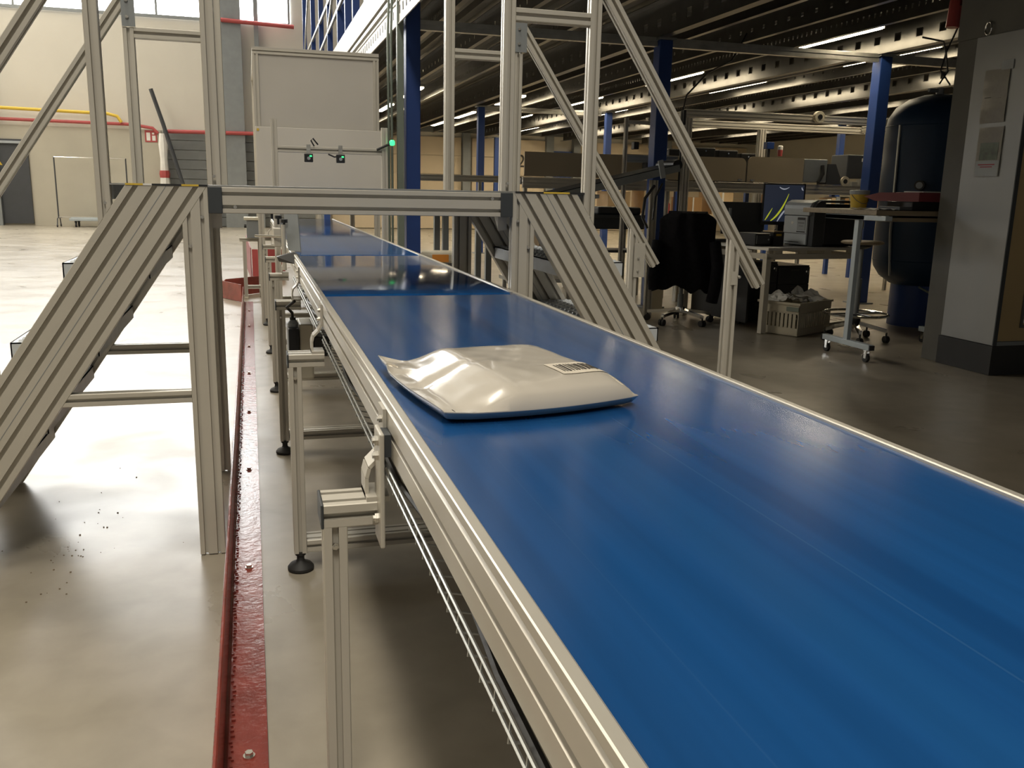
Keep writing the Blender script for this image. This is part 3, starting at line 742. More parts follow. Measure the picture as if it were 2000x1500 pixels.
obj('front_panel', G().box(0, .42, 12.3, 12.315, .01, .40), REDP, t, t)
# control cabinet on its stand beside the line
t = thing('control_cabinet', 'small grey control cabinet on an aluminium stand left of the far conveyor', 'cabinet', (-.02, 10.2, 0))
bx = obj('cabinet_body', G().bev(-.045, .085, 10.1, 10.3, .665, .855, .004), STEELG, t, t)
obj('cabinet_lid', G().bev(-.07, .09, 10.08, 10.32, .855, .885, .004), CRATE, t, t)
obj('rotary_knob', G().cyl((-.045, 10.15, .79), (-.07, 10.15, .79), .018, 10), BLACK, bx, t)
obj('shelf', G().extr(S44, (-.125, 10.2, .645), U[1], U[2], U[0], .22), ALU, t, t)
obj('stand_leg', G().extr(S44, (-.075, 10.2, .02), U[0], U[1], U[2], .603), ALU, t, t)
obj('stand_foot', G().bev(-.095, -.055, 10.17, 10.23, 0, .022, .004), CRATE, t, t)
obj('stand_rail', G().extr(S44, (-.055, 10.2, .13), U[1], U[2], U[0], .35), ALU, t, t)

# ------------------------------------------------------------------ scanning tunnel and sensor arch
t = thing('scanning_tunnel', 'tall grey panelled scanning tunnel standing over the far conveyor', 'machine', (.62, 9.3, 0))
TX0, TX1, TY0, TY1 = .065, 1.135, 8.25, 10.4
g = G()
for x in (TX0, TX1-.05):
    for y in (TY0, TY1-.05):
        obj('corner_post', G().extr(section(.05, .05, [0], [0]), (x+.025, y+.025, .005), U[0], U[1], U[2], 2.36-.055), ALU, t, t)
for y in (TY0, TY1-.05):
    obj('top_frame', G().extr(section(.05, .05, [0], [0]), (TX0, y+.025, 2.335), U[1], U[2], U[0], TX1-TX0), ALU, t, t)
    obj('mid_frame', G().extr(section(.05, .05, [0], [0]), (TX0+.05, y+.025, 1.66), U[1], U[2], U[0], TX1-TX0-.1), ALU, t, t)
for x in (TX0, TX1-.05):
    obj('top_frame', G().extr(section(.05, .05, [0], [0]), (x+.025, TY0+.05, 2.335), U[0], U[2], U[1], TY1-TY0-.1), ALU, t, t)
obj('front_panel', G().box(TX0+.05, TX1-.05, TY0+.018, TY0+.030, 1.685, 2.31), TUNNEL, t, t)
for x in (TX0+.018, TX1-.03): obj('side_panel', G().box(x, x+.012, TY0+.05, TY1-.05, 1.10, 2.31), TUNNEL, t, t)
obj('roof_panel', G().box(TX0, TX1, TY0, TY1, 2.36, 2.368), TUNNEL, t, t)
obj('lower_panel', G().bev(TX0+.005, TX1+.05, TY0-.016, TY0-.002, 1.10, 1.715, .003), WHITE, t, t)
for x, z in ((TX0+.025, 1.69), (TX1+.02, 1.69)): obj('panel_clip', G().cyl((x, TY0-.016, z), (x, TY0-.022, z), .011, 10), YELLOW, t, t)
obj('inlet_band', G().box(TX0+.01, TX1+.04, TY0+.0, TY0+.02, 1.06, 1.10), ALU, t, t)
t = thing('sensor_arch', 'aluminium sensor arch with two green lit sensors in front of the scanning tunnel', 'frame', (.52, 6.2, 0))
for x, z1 in ((.168, 1.645), (.885, 1.615)):
    obj('upright', G().extr(S44, (x, 6.2, .005), U[0], U[1], U[2], z1-.005), ALU, t, t)
cbx = obj('crossbar', G().extr(S44, (.188, 6.2, 1.457), U[1], U[2], U[0], .677), ALU, t, t)
for x in (.383, .59):
    s = obj('sensor', G().bev(x-.028, x+.028, 6.165, 6.205, 1.378, 1.432, .004), BLACK, t, t)
    obj('lens', G().cyl((x, 6.165, 1.402), (x, 6.160, 1.402), .011, 12), GREY, s, t)
    obj('status_light', G().box(x+.006, x+.020, 6.161, 6.165, 1.412, 1.421), GREENLED, s, t)
    obj('holder', G().box(x-.014, x+.014, 6.174, 6.18, 1.425, 1.49), GALV, s, t)
obj('sensor_cable', G().tube([(.42, 6.175, 1.48), (.40, 6.17, 1.515), (.412, 6.17, 1.53), (.445, 6.175, 1.49)], .005, 6), BLACK, t, t)
obj('sensor_cable', G().tube([(.51, 6.175, 1.432), (.55, 6.17, 1.415), (.575, 6.17, 1.42)], .005, 6), BLACK, t, t)
arm = obj('lamp_arm', G().cyl((.83, 6.17, 1.47), (.925, 6.15, 1.515), .008, 8), BLACK, t, t)
obj('green_lamp', G().lathe((.93, 6.15, 1.50), [(.010, 0), (.018, .006), (.018, .028), (.010, .036)], 14), GREENLED, arm, t)

# ------------------------------------------------------------------ clad concrete pillar at the right
t = thing('clad_pillar', 'square grey clad pillar with black base at the right edge of the photo', 'pillar', (5.4, 5.4, 0))
obj('core', G().box(5.062, 5.95, 5.078, 5.77, 0, 3.2), CONC, t, t)
obj('base_skirt', G().box(5.03, 5.97, 5.05, 5.575, .002, .212), BLACK, t, t)
fp = obj('front_panel', G().bev(5.04, 5.062, 5.06, 5.565, .214, 2.36, .004), COLPANEL, t, t)
obj('upper_panel', G().box(5.05, 5.062, 5.078, 5.77, 2.36, 3.2), CONC, t, t)
obj('trim_strip', G().box(5.035, 5.068, 5.052, 5.06, .214, 2.36), CAP, t, t)
obj('tan_panel', G().box(5.072, 5.95, 5.062, 5.078, .245, 2.36), TANBOARD, t, t)
obj('panel_sill', G().box(5.068, 5.95, 5.052, 5.078, .214, .243), STEELG, t, t)
hd = obj('recess_frame', G().box(5.255, 5.275, 5.052, 5.062, .34, .62).box(5.275, 5.36, 5.052, 5.062, .60, .62).box(5.275, 5.36, 5.052, 5.062, .34, .36), CONC, t, t)
for k in range(5): obj('slat', G().box(5.277, 5.36, 5.055, 5.062, .375+k*.045, .40+k*.045), PAPER, hd, t)
t = thing('eye_bolt', 'small steel ring hanging near the top of the pillar panel', 'ring', (5.03, 5.46, 2.42))
obj('ring', G().tube([(5.028, 5.46+.028*math.cos(a), 2.405+.042*math.sin(a)) for a in [2*PI*i/16 for i in range(16)]], .006, 8, True), CHROME, t, t)
obj('shank', G().cyl((5.028, 5.46, 2.45), (5.052, 5.46, 2.45), .007, 8), CHROME, t, t)
SLEEVE = mat('clear_sleeve', (0.40, 0.39, 0.36), 0.06, 0.0, 0.05, 30.0, coat=0.6)
def sheet(name, label, y0, y1, z0, z1, wave):
    t = thing(name, label, 'poster', (5.035, (y0+y1)/2, z0))
    g = G(); n = 10
    vs = [(5.0335-wave*abs(math.sin(i*PI/n*2)), y0+(y1-y0)*j/6, z0+(z1-z0)*i/n) for i in range(n+1) for j in range(7)]
    g.add(vs, [(i*7+j, i*7+j+1, (i+1)*7+j+1, (i+1)*7+j) for i in range(n) for j in range(6)]); g.smooth = True
    obj('sleeve', g, SLEEVE, t, t)
    return t
t = sheet('notice_sheet', 'upper notice in a glossy clear sleeve on the grey pillar panel', 5.22, 5.44, 1.76, 2.12, .004)
g = G()
for k in range(6): g.box(5.0325, 5.0335, 5.36, 5.42, 1.82+k*.022, 1.826+k*.022)
for k in range(5): g.box(5.0325, 5.0335, 5.27, 5.32, 1.83+k*.022, 1.838+k*.022)
obj('print_lines', g, CONC, t, t)
obj('tape', G().box(5.032, 5.036, 5.20, 5.30, 2.11, 2.17), GREY, t, t)
t = sheet('picture_sheet', 'lower notice with a green picture on the grey pillar panel', 5.21, 5.43, 1.39, 1.73, .002)
pc = obj('picture', G().box(5.0305, 5.0325, 5.235, 5.40, 1.505, 1.625), mat('green_grey_print', (0.10, 0.13, 0.09), 0.3, vary=.5, scale=16), t, t)
obj('paper_foot', G().box(5.0308, 5.0328, 5.215, 5.425, 1.392, 1.50), GREY, t, t)
g = G().box(5.030, 5.0308, 5.25, 5.40, 1.47, 1.477).box(5.030, 5.0308, 5.27, 5.38, 1.455, 1.461)
obj('print_lines', g, REDINK, t, t)
# red pipe and crossed cables above the tank
solo('drop_pipe', G().tube([(6.05, 7.0, 2.72), (6.07, 7.0, 3.0), (6.10, 7.0, 3.22)], .055, 12), REDP, 'dark red pipe end hanging under the deck above the tank', 'pipe')
g = G().tube([(5.75, 7.0, 2.62), (5.98, 7.0, 2.60), (6.02, 7.0, 2.50), (6.06, 7.0, 2.35), (5.985, 7.0, 2.24)], .008, 6)
g.tube([(6.16, 7.02, 2.80), (6.04, 7.02, 2.52), (6.0, 7.02, 2.36), (6.12, 7.02, 2.24)], .008, 6)
solo('hanging_cables', g, BLACK, 'two crossed black cables hanging down to the top of the tank', 'cable')

# ------------------------------------------------------------------ blue pressure tank
t = thing('pressure_tank', 'tall dark blue pressure tank with domed ends beside the pillar', 'tank', (6.33, 7.38, 0))
prof = [(.02, .36), (.14, .37), (.27, .41), (.37, .48), (.43, .57), (.445, .64), (.445, 1.90), (.43, 1.98), (.37, 2.08), (.27, 2.15), (.14, 2.19), (.02, 2.20)]
sh = obj('shell', G().lathe((6.33, 7.38, 0), prof, 40), TANKB, t, t)
obj('skirt', G().lathe((6.33, 7.38, 0), [(.25, 0), (.25, .43), (.235, .43), (.235, 0)], 32), BLUE, t, t)
for z in (.64, 1.90): obj('weld_seam', G().lathe((6.33, 7.38, z-.006), [(.445, 0), (.4485, .006), (.445, .012)], 40), TANKB, sh, t)
obj('top_valve', G().cyl((6.33, 7.38, 2.195), (6.33, 7.38, 2.26), .035, 12).cyl((6.20, 7.38, 2.235), (6.36, 7.38, 2.235), .018, 10), STEELG, t, t)
gg = obj('pressure_gauge', G().cyl((6.00, 7.10, 1.35), (5.92, 7.03, 1.35), .045, 16), BLACK, t, t)
obj('gauge_glass', G().cyl((5.92, 7.03, 1.35), (5.917, 7.027, 1.35), .030, 16), GREY, gg, t)
obj('drain_hose', G().tube([(6.0, 6.98, .42), (6.2, 6.85, .30), (6.4, 6.86, .34), (6.6, 6.95, .47)], .010, 6), GREENC, t, t)
obj('gauge_pipe', G().tube([(5.885, 7.33, 1.90), (5.875, 7.31, 1.5), (5.88, 7.30, .9), (5.91, 7.28, .5)], .013, 8), WIREM, t, t)
g = G().box(6.3, 6.55, 6.72, 6.95, .10, .30).box(6.32, 6.53, 6.74, 6.93, .30, .33)
solo('blue_box', G().bev(6.3, 6.62, 6.72, 6.98, .0, .24, .01), BLUE, 'low dark blue plastic box on the floor in front of the tank skirt', 'box')

# ------------------------------------------------------------------ cart table in front of the tank
t = thing('cart_table', 'high wheeled table with a plywood top beside the pillar', 'table', (4.75, 6.0, 0))
obj('table_top', G().bev(4.53, 5.75, 5.80, 6.75, 1.098, 1.135, .003), WOOD, t, t)
obj('lower_board', G().bev(4.66, 5.72, 5.81, 6.5, 1.052, 1.082, .003), WOOD, t, t)
obj('spacer', G().box(4.70, 4.80, 5.9, 6.4, 1.082, 1.098), BLACK, t, t)
obj('support_arm', G().bev(4.44, 4.66, 5.82, 6.30, 1.062, 1.097, .003).bev(4.44, 4.50, 5.58, 6.30, 1.062, 1.097, .003), CARTM, t, t)
obj('leg', G().bev(4.452, 4.488, 5.895, 5.945, .135, 1.062, .003), CARTM, t, t)
fr = obj('foot_rail', G().bev(4.445, 4.495, 5.62, 6.20, .095, .138, .003), CARTM, t, t)
obj('end_plug', G().box(4.448, 4.492, 5.612, 5.62, .098, .135), BLACK, fr, t)
obj('far_leg', G().bev(5.60, 5.635, 6.10, 6.15, .135, 1.052, .003), CARTM, t, t)
fr2 = obj('foot_rail', G().bev(5.594, 5.642, 5.95, 6.45, .095, .138, .003), CARTM, t, t)
for x, ys in ((4.47, (5.66, 6.15)), (5.618, (6.0, 6.40))):
    for y in ys:
        c = obj('castor', G().cyl((x-.012, y+.012, .033), (x+.012, y+.012, .033), .033, 14), RUBBER, t, t)
        obj('fork', G().box(x-.018, x-.013, y-.008, y+.02, .03, .085).box(x+.013, x+.018, y-.008, y+.02, .03, .085).box(x-.018, x+.018, y-.012, y+.022, .085, .096), CHROME, c, t)
# things on the cart table
t = thing('yellow_tub', 'small yellow tub with a white lid on the cart table', 'tub', (4.74, 6.3, 1.135))
obj('tub', G().lathe((4.74, 6.3, 1.137), [(.060, 0), (.066, .06), (.072, .115)], 24), YELLOW, t, t)
obj('lid', G().lathe((4.74, 6.3, 1.252), [(.075, 0), (.078, .008), (.078, .030), (.070, .034)], 24), GREY, t, t)
obj('bail_handle', G().tube([(4.74+.074*math.cos(a), 6.3-.074*math.sin(a)*.9, 1.25-.07*math.sin(a)) for a in [PI*i/12 for i in range(13)]], .003, 6), WOOD, t, t)
t = thing('maroon_carton', 'flat maroon and faded red carton lying on the black box on the cart table', 'box', (4.93, 5.95, 1.20))
obj('carton_side', G().bev(4.95, 5.25, 5.86, 6.14, 1.205, 1.275, .004), MAROON, t, t)
obj('carton_flap', G().plate([(4.945, 5.86, 1.205), (4.945, 5.86, 1.275), (4.74, 6.06, 1.270), (4.66, 6.14, 1.238), (4.72, 6.08, 1.205)], (.006, .004, 0)), PINK, t, t)
obj('paper_sheet', G().box(5.0, 5.22, 5.88, 6.10, 1.276, 1.284), PAPER, t, t)
solo('black_tray', G().bev(4.90, 5.24, 5.87, 6.16, 1.136, 1.204, .006), BLACK, 'black plastic tray under the maroon carton', 'tray')
solo('dark_folder', G().bev(4.765, 4.88, 5.84, 6.08, 1.136, 1.165, .004), DKGREY, 'dark grey folder lying at the front of the cart table', 'folder')
g = G(); n = 8
vs = [(4.55+.20*i/n, 5.86+.30*j/4, 1.138+.012*abs(math.sin(i*.9+j))) for j in range(5) for i in range(n+1)]
g.add(vs, [(j*(n+1)+i, j*(n+1)+i+1, (j+1)*(n+1)+i+1, (j+1)*(n+1)+i) for j in range(4) for i in range(n)])
solo('loose_papers', g, PAPER, 'loose white papers curling on the left of the cart table', 'papers')
t = thing('drill_hook', 'thin steel tool hanging below the cart table top', 'tool', (4.78, 5.9, .8))
obj('shaft', G().cyl((4.80, 6.32, .87), (4.80, 6.32, 1.051), .014, 10).cyl((4.80, 6.32, .98), (4.80, 6.32, 1.04), .022, 10), CHROME, t, t)

# ------------------------------------------------------------------ draughtsman's stool
t = thing('work_stool', 'tall round work stool with a chrome foot ring behind the cart table', 'stool', (5.05, 6.62, 0))
SX, SY = 5.06, 6.62
obj('seat', G().lathe((SX, SY, .835), [(.15, 0), (.175, .008), (.178, .02), (.16, .030), (.02, .032)], 28), WOOD, t, t)
obj('seat_plate', G().lathe((SX, SY, .795), [(.03, 0), (.08, .02), (.08, .04)], 16), BLACK, t, t)
obj('gas_column', G().cyl((SX, SY, .22), (SX, SY, .54), .028, 16).cyl((SX, SY, .54), (SX, SY, .80), .018, 14), STEELG, t, t)
rg = obj('foot_ring', G().tube([(SX+.27*math.cos(a), SY+.27*math.sin(a), .235) for a in [2*PI*i/36 for i in range(36)]], .011, 8, True), CHROME, t, t)
obj('ring_spokes', G().cyl((SX-.26, SY, .235), (SX-.03, SY, .235), .008, 8).cyl((SX+.03, SY, .235), (SX+.26, SY, .235), .008, 8).cyl((SX, SY-.26, .235), (SX, SY-.03, .235), .008, 8), CHROME, rg, t)
for k in range(5):
    a = 2*PI*k/5+.5; ex, ey = SX+.27*math.cos(a), SY+.27*math.sin(a)
    l = obj('leg', G().plate([(SX-.02*math.sin(a), SY+.02*math.cos(a), .15), (SX+.02*math.sin(a), SY-.02*math.cos(a), .15), (ex+.014*math.sin(a), ey-.014*math.cos(a), .085), (ex-.014*math.sin(a), ey+.014*math.cos(a), .085)], (0, 0, .03)), CHROME, t, t)
    obj('castor', G().cyl((ex-.018, ey, .03), (ex+.018, ey, .03), .03, 12).cyl((ex, ey, .06), (ex, ey, .09), .008, 8), RUBBER, l, t)
obj('hub', G().lathe((SX, SY, .14), [(.045, 0), (.05, .02), (.045, .08), (.03, .09)], 16), BLACK, t, t)

# ------------------------------------------------------------------ desk with printer, screens and crate
def rot(x, y, a=math.radians(7.0), o=(4.40, 7.02)):
    return (o[0]+x*math.cos(a)-y*math.sin(a), o[1]+x*math.sin(a)+y*math.cos(a))
DA = math.radians(7.0)
def orient(o): o.rotation_euler = (0, 0, DA); return o
# desk local frame: x along its front edge, y towards the back
def dthing(name, label, cat, x, y, z=0, group=None):
    px, py = rot(x, y); t = thing(name, label, cat, (px, py, z), group); t.rotation_euler = (0, 0, DA); return t
def lobj(name, g, mt, parent): return obj(name, g, mt, parent)
t = dthing('office_desk', 'cream legged office desk carrying the printer and screens', 'desk', 0, 0); desk = t
DW, DD, DH = 1.10, 1.35, .775
lobj('desk_top', G().bev(0, DW, 0, DD, DH-.025, DH, .003), TABW, t)
lobj('lit_edge_band', G().box(-.003, 0, 0, DD, DH-.024, DH-.001), PAPER, t)  # hall light on the left edge put in as a whiter strip
for x in (.0, DW-.055):
    for y in (.02, DD-.075):
        lobj('leg', G().bev(x, x+.055, y, y+.055, .004, DH-.075, .004), LEGW, t)
lobj('front_rail', G().bev(0, DW, .02, .06, DH-.105, DH-.055, .003), LEGW, t)
lobj('rear_rail', G().bev(0, DW, DD-.06, DD-.02, DH-.105, DH-.055, .003), LEGW, t)
for x in (0, DW-.04): lobj('side_rail', G().bev(x, x+.04, .06, DD-.06, DH-.105, DH-.055, .003), LEGW, t)
for k in range(4): lobj('standoff', G().box(.10+k*.28, .18+k*.28, .03, .06, DH-.056, DH-.024), LEGW, t)
# printer
PX, PY, PZ = .63, .47, DH
t = dthing('laser_printer', 'silver grey laser printer with black sides on the desk', 'printer', PX, PY, PZ); t.rotation_euler = (0, 0, DA-PI/2); t.scale = (1.4, .72, 1.08)
lobj('rear_body', G().bev(.01, .27, .07, .62, .004, .36, .02), BLACK, t)
g = G(); fr = [(.0, 0.004), (.0, .30), (.01, .335), (.04, .365), (.10, .385), (.17, .38), (.17, .004)]
g.plate([(0.005, y-.10, z) for y, z in fr], (.265, 0, 0))
lobj('side_cheek', g, DKGREY, t)
lobj('front_door', G().bev(.0, .225, -.135, -.10, .012, .255, .008), PRGREY, t)
g = G(); arc = [(-.135, .262), (-.138, .315), (-.125, .345), (-.10, .368), (-.03, .388), (.02, .39), (.02, .37), (-.09, .30), (-.10, .262)]
g.plate([(-.003, y, z) for y, z in arc], (.245, 0, 0))
lobj('hood', g, PRGREY, t)
dr_ = lobj('control_panel', G().bev(.135, .215, -.141, -.134, .135, .245, .003), GREY, t)
lobj('display', G().box(.14, .21, -.143, -.140, .222, .242), BLACK, dr_)
lobj('lower_slot', G().box(.135, .215, -.143, -.140, .118, .127), BLACK, dr_)
g = G().box(.145, .205, -.1425, -.141, .195, .199).box(.155, .195, -.1425, -.141, .170, .173)
lobj('button_marks', g, INK, dr_)
lobj('emblem', G().lathe((.085, -.136, .195), [(.012, 0), (.010, .003)], 14, (0, -1, 0)), PAPER, t)
lobj('tray_line', G().box(.0, .225, -.1365, -.134, .105, .110), DKGREY, t)
lobj('tray_handle', G().box(.02, .16, -.1375, -.134, .030, .036), DKGREY, t)
lobj('output_tray', G().bev(.02, .26, .06, .55, .37, .392, .006), BLACK, t)
# screens, keyboard tray and small black machines
def screen(label, x, y, wdt, hgt, z, tilt, face, art):
    t = thing('monitor', label, 'monitor', (x, y, DH)); t.rotation_euler = (0, 0, tilt)
    lobj('stand_base', G().bev(-.11, .11, -.08, .10, 0.001, .016, .004), BLACK, t)
    lobj('stand_neck', G().bev(-.03, .03, .03, .055, .016, z+.12, .004), BLACK, t)
    sh = lobj('housing', G().bev(-wdt/2-.015, wdt/2+.015, -.008, .03, z-.035, z+hgt+.015, .005), BLACK, t)
    lobj('screen', G().box(-wdt/2, wdt/2, -.0095, -.0082, z, z+hgt), face, sh)
    if art: art(sh, wdt, hgt, z)
    return t
LIME = mat('lime_screen_line', (0.3, 0.35, 0.02), 0.4, emit=(0.45, 0.48, 0.03), estr=.7)
PALE = mat('pale_screen_line', (0.3, 0.3, 0.33), 0.4, emit=(0.28, 0.29, 0.33), estr=.8)
def swoosh(parent, pts, wd, mt, name):
    n = 14; g = G(); P = [Vector((p[0], -.0099, p[1])) for p in pts]
    def bez(t):
        a, b, c = P; return a*(1-t)**2+b*2*t*(1-t)+c*t*t
    v = []
    for i in range(n+1):
        p = bez(i/n); q = (bez(min(1, i/n+.02))-bez(max(0, i/n-.02))).normalized(); nn = Vector((-q.z, 0, q.x))
        k = wd*(.25+.75*math.sin(PI*min(1, .12+i/n*.88)))
        v += [p-nn*k, p+nn*k]
    g.add(v, [(2*i, 2*i+1, 2*i+3, 2*i+2) for i in range(n)])
    lobj(name, g, mt, parent)
def art(sh, wd, hg, z):
    swoosh(sh, [(-.17, z+.01), (-.14, z+.06), (-.105, z+.13)], .006, LIME, 'lime_stroke')
    swoosh(sh, [(-.115, z+.005), (-.02, z+.07), (.045, z+.27)], .009, LIME, 'lime_stroke')
    swoosh(sh, [(-.05, z+.0), (.0, z+.10), (.045, z+.135)], .008, PALE, 'pale_stroke')
    swoosh(sh, [(.045, z+.135), (.075, z+.12), (.06, z+.05)], .006, PALE, 'pale_stroke')
    swoosh(sh, [(-.05, z+.335), (-.005, z+.295), (.045, z+.335)], .006, PALE, 'pale_arc')
    swoosh(sh, [(.165, z+.335), (.17, z+.31), (.183, z+.305)], .006, PALE, 'pale_arc')
screen('black switched-off monitor at the left of the desk', 4.79, 8.16, .40, .27, .10, math.radians(-20), BLACK, None)
screen('navy monitor showing lime and pale brush strokes behind the printer', 5.085, 7.92, .38, .355, .205, math.radians(-20), SCREENW, art)
solo('screen_edge_strip', G().box(4.575, 4.597, 8.06, 8.075, .777, 1.10), GREY, 'narrow pale strip leaning at the left edge of the black monitor', 'strip')
t = dthing('label_printer', 'flat black label printer left of the silver printer', 'printer', .04, .28, DH)
lobj('body', G().bev(0, .17, -.03, .22, .002, .115, .008), BLACK, t)
lobj('front_flap', G().bev(.01, .16, -.042, -.03, .02, .10, .004), DKGREY, t)
lobj('feed_slot', G().box(.02, .15, -.034, -.0295, .103, .110), INK, t)
lobj('button', G().cyl((.14, -.042, .06), (.14, -.046, .06), .008, 10), GREY, t)
t = dthing('desk_box', 'small open black box with papers beside the silver printer', 'box', .26, .27, DH)
lobj('body', G().box(0, .12, 0, .005, .002, .125).box(0, .12, .18, .185, .002, .125).box(0, .005, 0, .185, .002, .125).box(.115, .12, 0, .185, .002, .125).box(0, .12, 0, .185, .002, .008), BLACK, t)
lobj('papers', G().bev(.01, .11, .01, .17, .01, .135, .002), CARDP, t)
lobj('badge', G().box(.03, .09, -.003, 0, .09, .11), YELLOW, t)
lobj('knob', G().lathe((.045, .03, .135), [(.012, 0), (.014, .012), (.006, .02)], 12), CHROME, t)
t = dthing('keyboard', 'black keyboard lying at the left end of the desk', 'keyboard', .03, .86, DH)
lobj('case', G().bev(0, .36, 0, .13, .002, .022, .004), BLACK, t)
g = G()
for r in range(4):
    for k in range(13): g.box(.012+k*.026, .034+k*.026, .010+r*.028, .034+r*.028, .022, .028)
o = lobj('keys', g, DKGREY, t); o['kind'] = 'stuff'
t = dthing('pink_cup', 'small pink cup near the black label printer', 'cup', .06, .62, DH)
lobj('cup', G().lathe((0, 0, .002), [(.025, 0), (.033, .07), (.030, .07), (.023, .006)], 16), PINK, t)
lobj('handle', G().tube([(.03, 0, .055), (.05, 0, .05), (.05, 0, .025), (.028, 0, .015)], .004, 6), PINK, t)
# drawer units below the desk
def pedestal(label, x, y, wd, dp, h):
    t = dthing('drawer_unit', label, 'cabinet', x, y)
    lobj('body', G().bev(0, wd, .016, dp, .03, h, .004), BLACK, t)
    for k in range(3):
        z0 = .04+k*(h-.05)/3
        d = lobj('drawer', G().bev(.006, wd-.006, 0, .016, z0, z0+(h-.05)/3-.006, .003), BLACK, t)
        lobj('handle', G().bev(wd/2-.05, wd/2+.05, -.012, 0, z0+(h-.05)/3-.04, z0+(h-.05)/3-.028, .003), DKGREY, d)
    d = lobj('lock', G().cyl((wd-.05, 0, h-.06), (wd-.05, -.006, h-.06), .010, 12), CHROME, t)
    lobj('key', G().box(wd-.052, wd-.048, -.03, -.006, h-.085, h-.05), CHROME, d)
    for px in (.04, wd-.04):
        for py in (.06, dp-.05): lobj('castor', G().cyl((px-.012, py, .018), (px+.012, py, .018), .018, 10), RUBBER, t)
pedestal('black drawer unit with a key in its lock under the desk', .16, .55, .42, .55, .60)
pedestal('second black drawer unit under the right of the desk', .62, .60, .40, .55, .56)
lobj('side_panel', G().bev(.085, .11, .36, 1.26, .05, .66, .003), BLACK, desk)
# crate with papers
t = thing('stacking_crate', 'off-white slatted plastic crate full of papers under the desk corner', 'crate', (4.635, 6.83, 0)); t.rotation_euler = (0, 0, math.radians(28))
crate = t
CX0, CX1, CY0, CY1, CZ = .0, .60, .0, .40, .30
g = G()
g.box(CX0, CX1, CY0, CY1, .006, .016)
for yy in (CY0, CY1-.008):
    g.box(CX0, CX1, yy, yy+.008, .012, .075)
    g.box(CX0, CX1, yy, yy+.008, .20, CZ)
    g.box(CX0, CX0+.05, yy, yy+.008, .07, .21); g.box(CX1-.05, CX1, yy, yy+.008, .07, .21)
    n = 15
    for k in range(n): xx = CX0+.05+(CX1-CX0-.1)*(k+.3)/n; g.box(xx, xx+.022, yy, yy+.008, .07, .21)
for xx in (CX0, CX1-.008):
    g.box(xx, xx+.008, CY0, CY1, .012, .075); g.box(xx, xx+.008, CY0, CY1, .20, CZ)
    for k in range(9): yy = CY0+.02+(CY1-CY0-.04)*(k+.2)/9; g.box(xx, xx+.008, yy, yy+.026, .07, .21)
lobj('basket', g, CRATE, t)
lobj('rim', G().box(CX0-.012, CX1+.012, CY0-.012, CY0, CZ-.02, CZ).box(CX0-.012, CX1+.012, CY1, CY1+.012, CZ-.02, CZ).box(CX0-.012, CX0, CY0, CY1, CZ-.02, CZ).box(CX1, CX1+.012, CY0, CY1, CZ-.02, CZ), CRATE, t)
part_lbl(lobj('crate_label', G().box(CX0-.0095, CX0-.0005, .0, .12, .225, .262), GREENC, t), 'green label')
where = ('at the near end of the crate', 'leaning out at the left of the crate', 'in the middle of the crate', 'standing tallest towards the back of the crate', 'at the right end of the crate')
for k in range(5):
    rnd = random.Random(k+11); lx, ly = (.10, .16, .28, .40, .50)[k], (.12, .30, .18, .27, .15)[k]
    ca, sa = math.cos(math.radians(28)), math.sin(math.radians(28))
    ps = thing('crumpled_paper', 'crumpled sheet of white paper '+where[k], 'paper', (4.635+lx*ca-ly*sa, 6.83+lx*sa+ly*ca, .26), 'papers in the crate')
    ps.rotation_euler = (math.radians((8, -25, 10, -40, 12)[k]), math.radians((10, -14, -8, 16, 20)[k]), .5+k*1.1)
    g = G(); n = 6
    vs = [((i/n-.5)*.20, (j/n-.5)*.17, .045+.03*rnd.random()+(.05 if k == 3 else .02)*(abs(i/n-.5)+abs(j/n-.5))) for j in range(n+1) for i in range(n+1)]
    g.add(vs, [(j*(n+1)+i, j*(n+1)+i+1, (j+1)*(n+1)+i+1, (j+1)*(n+1)+i) for j in range(n) for i in range(n)])
    lobj('sheet', g, PAPER, ps)
# pale carton beside the column
t = thing('pale_carton', 'tall pale carton standing on the floor at the foot of the blue column', 'box', (4.13, 8.75, 0))
obj('body', G().bev(4.045, 4.215, 8.71, 8.83, .002, .37, .004), CRATE, t, t)
obj('lid_flap', G().plate([(4.045, 8.71, .37), (4.045, 8.83, .37), (4.06, 8.83, .41), (4.06, 8.71, .41)], (.003, 0, 0)), CRATE, t, t)

# ------------------------------------------------------------------ office chair draped with a jacket
CHX, CHY = 3.985, 7.84
CROT = math.radians(-22)
t = thing('office_chair', 'black office chair on a five star chrome base with its back to the camera', 'chair', (CHX, CHY, 0)); t.rotation_euler = (0, 0, CROT)
obj('seat', G().bev(CHX-.25, CHX+.25, CHY-.22, CHY+.28, .43, .52, .04), FABRIC, t, t)
g = G(); n, m_ = 10, 12; vs = []
for side in (0, 1):
    for j in range(m_+1):
        for i in range(n+1):
            u = i/n*2-1; v = j/m_
            wd = .245*(1-.18*max(0, v-.75)/.25-.10*max(0, .25-v)/.25)
            if v > .9: wd *= math.sqrt(max(.3, 1-((v-.9)/.13)**2))
            vs.append((CHX+u*wd, CHY-.24-.05*v+.05*u*u+(.055 if side else 0), .50+.54*v))
k0 = (n+1)*(m_+1); fs = []
for j in range(m_):
    for i in range(n):
        a = j*(n+1)+i; fs += [(a, a+1, a+n+2, a+n+1), (k0+a+n+1, k0+a+n+2, k0+a+1, k0+a)]
for i in range(n): fs += [(k0+i, k0+i+1, i+1, i)]; a = m_*(n+1)+i; fs += [(a, a+1, k0+a+1, k0+a)]
for j in range(m_): a = j*(n+1); fs += [(a, a+n+1, k0+a+n+1, k0+a)]; a += n; fs += [(k0+a, k0+a+n+1, a+n+1, a)]
g.add(vs, fs); g.smooth = True
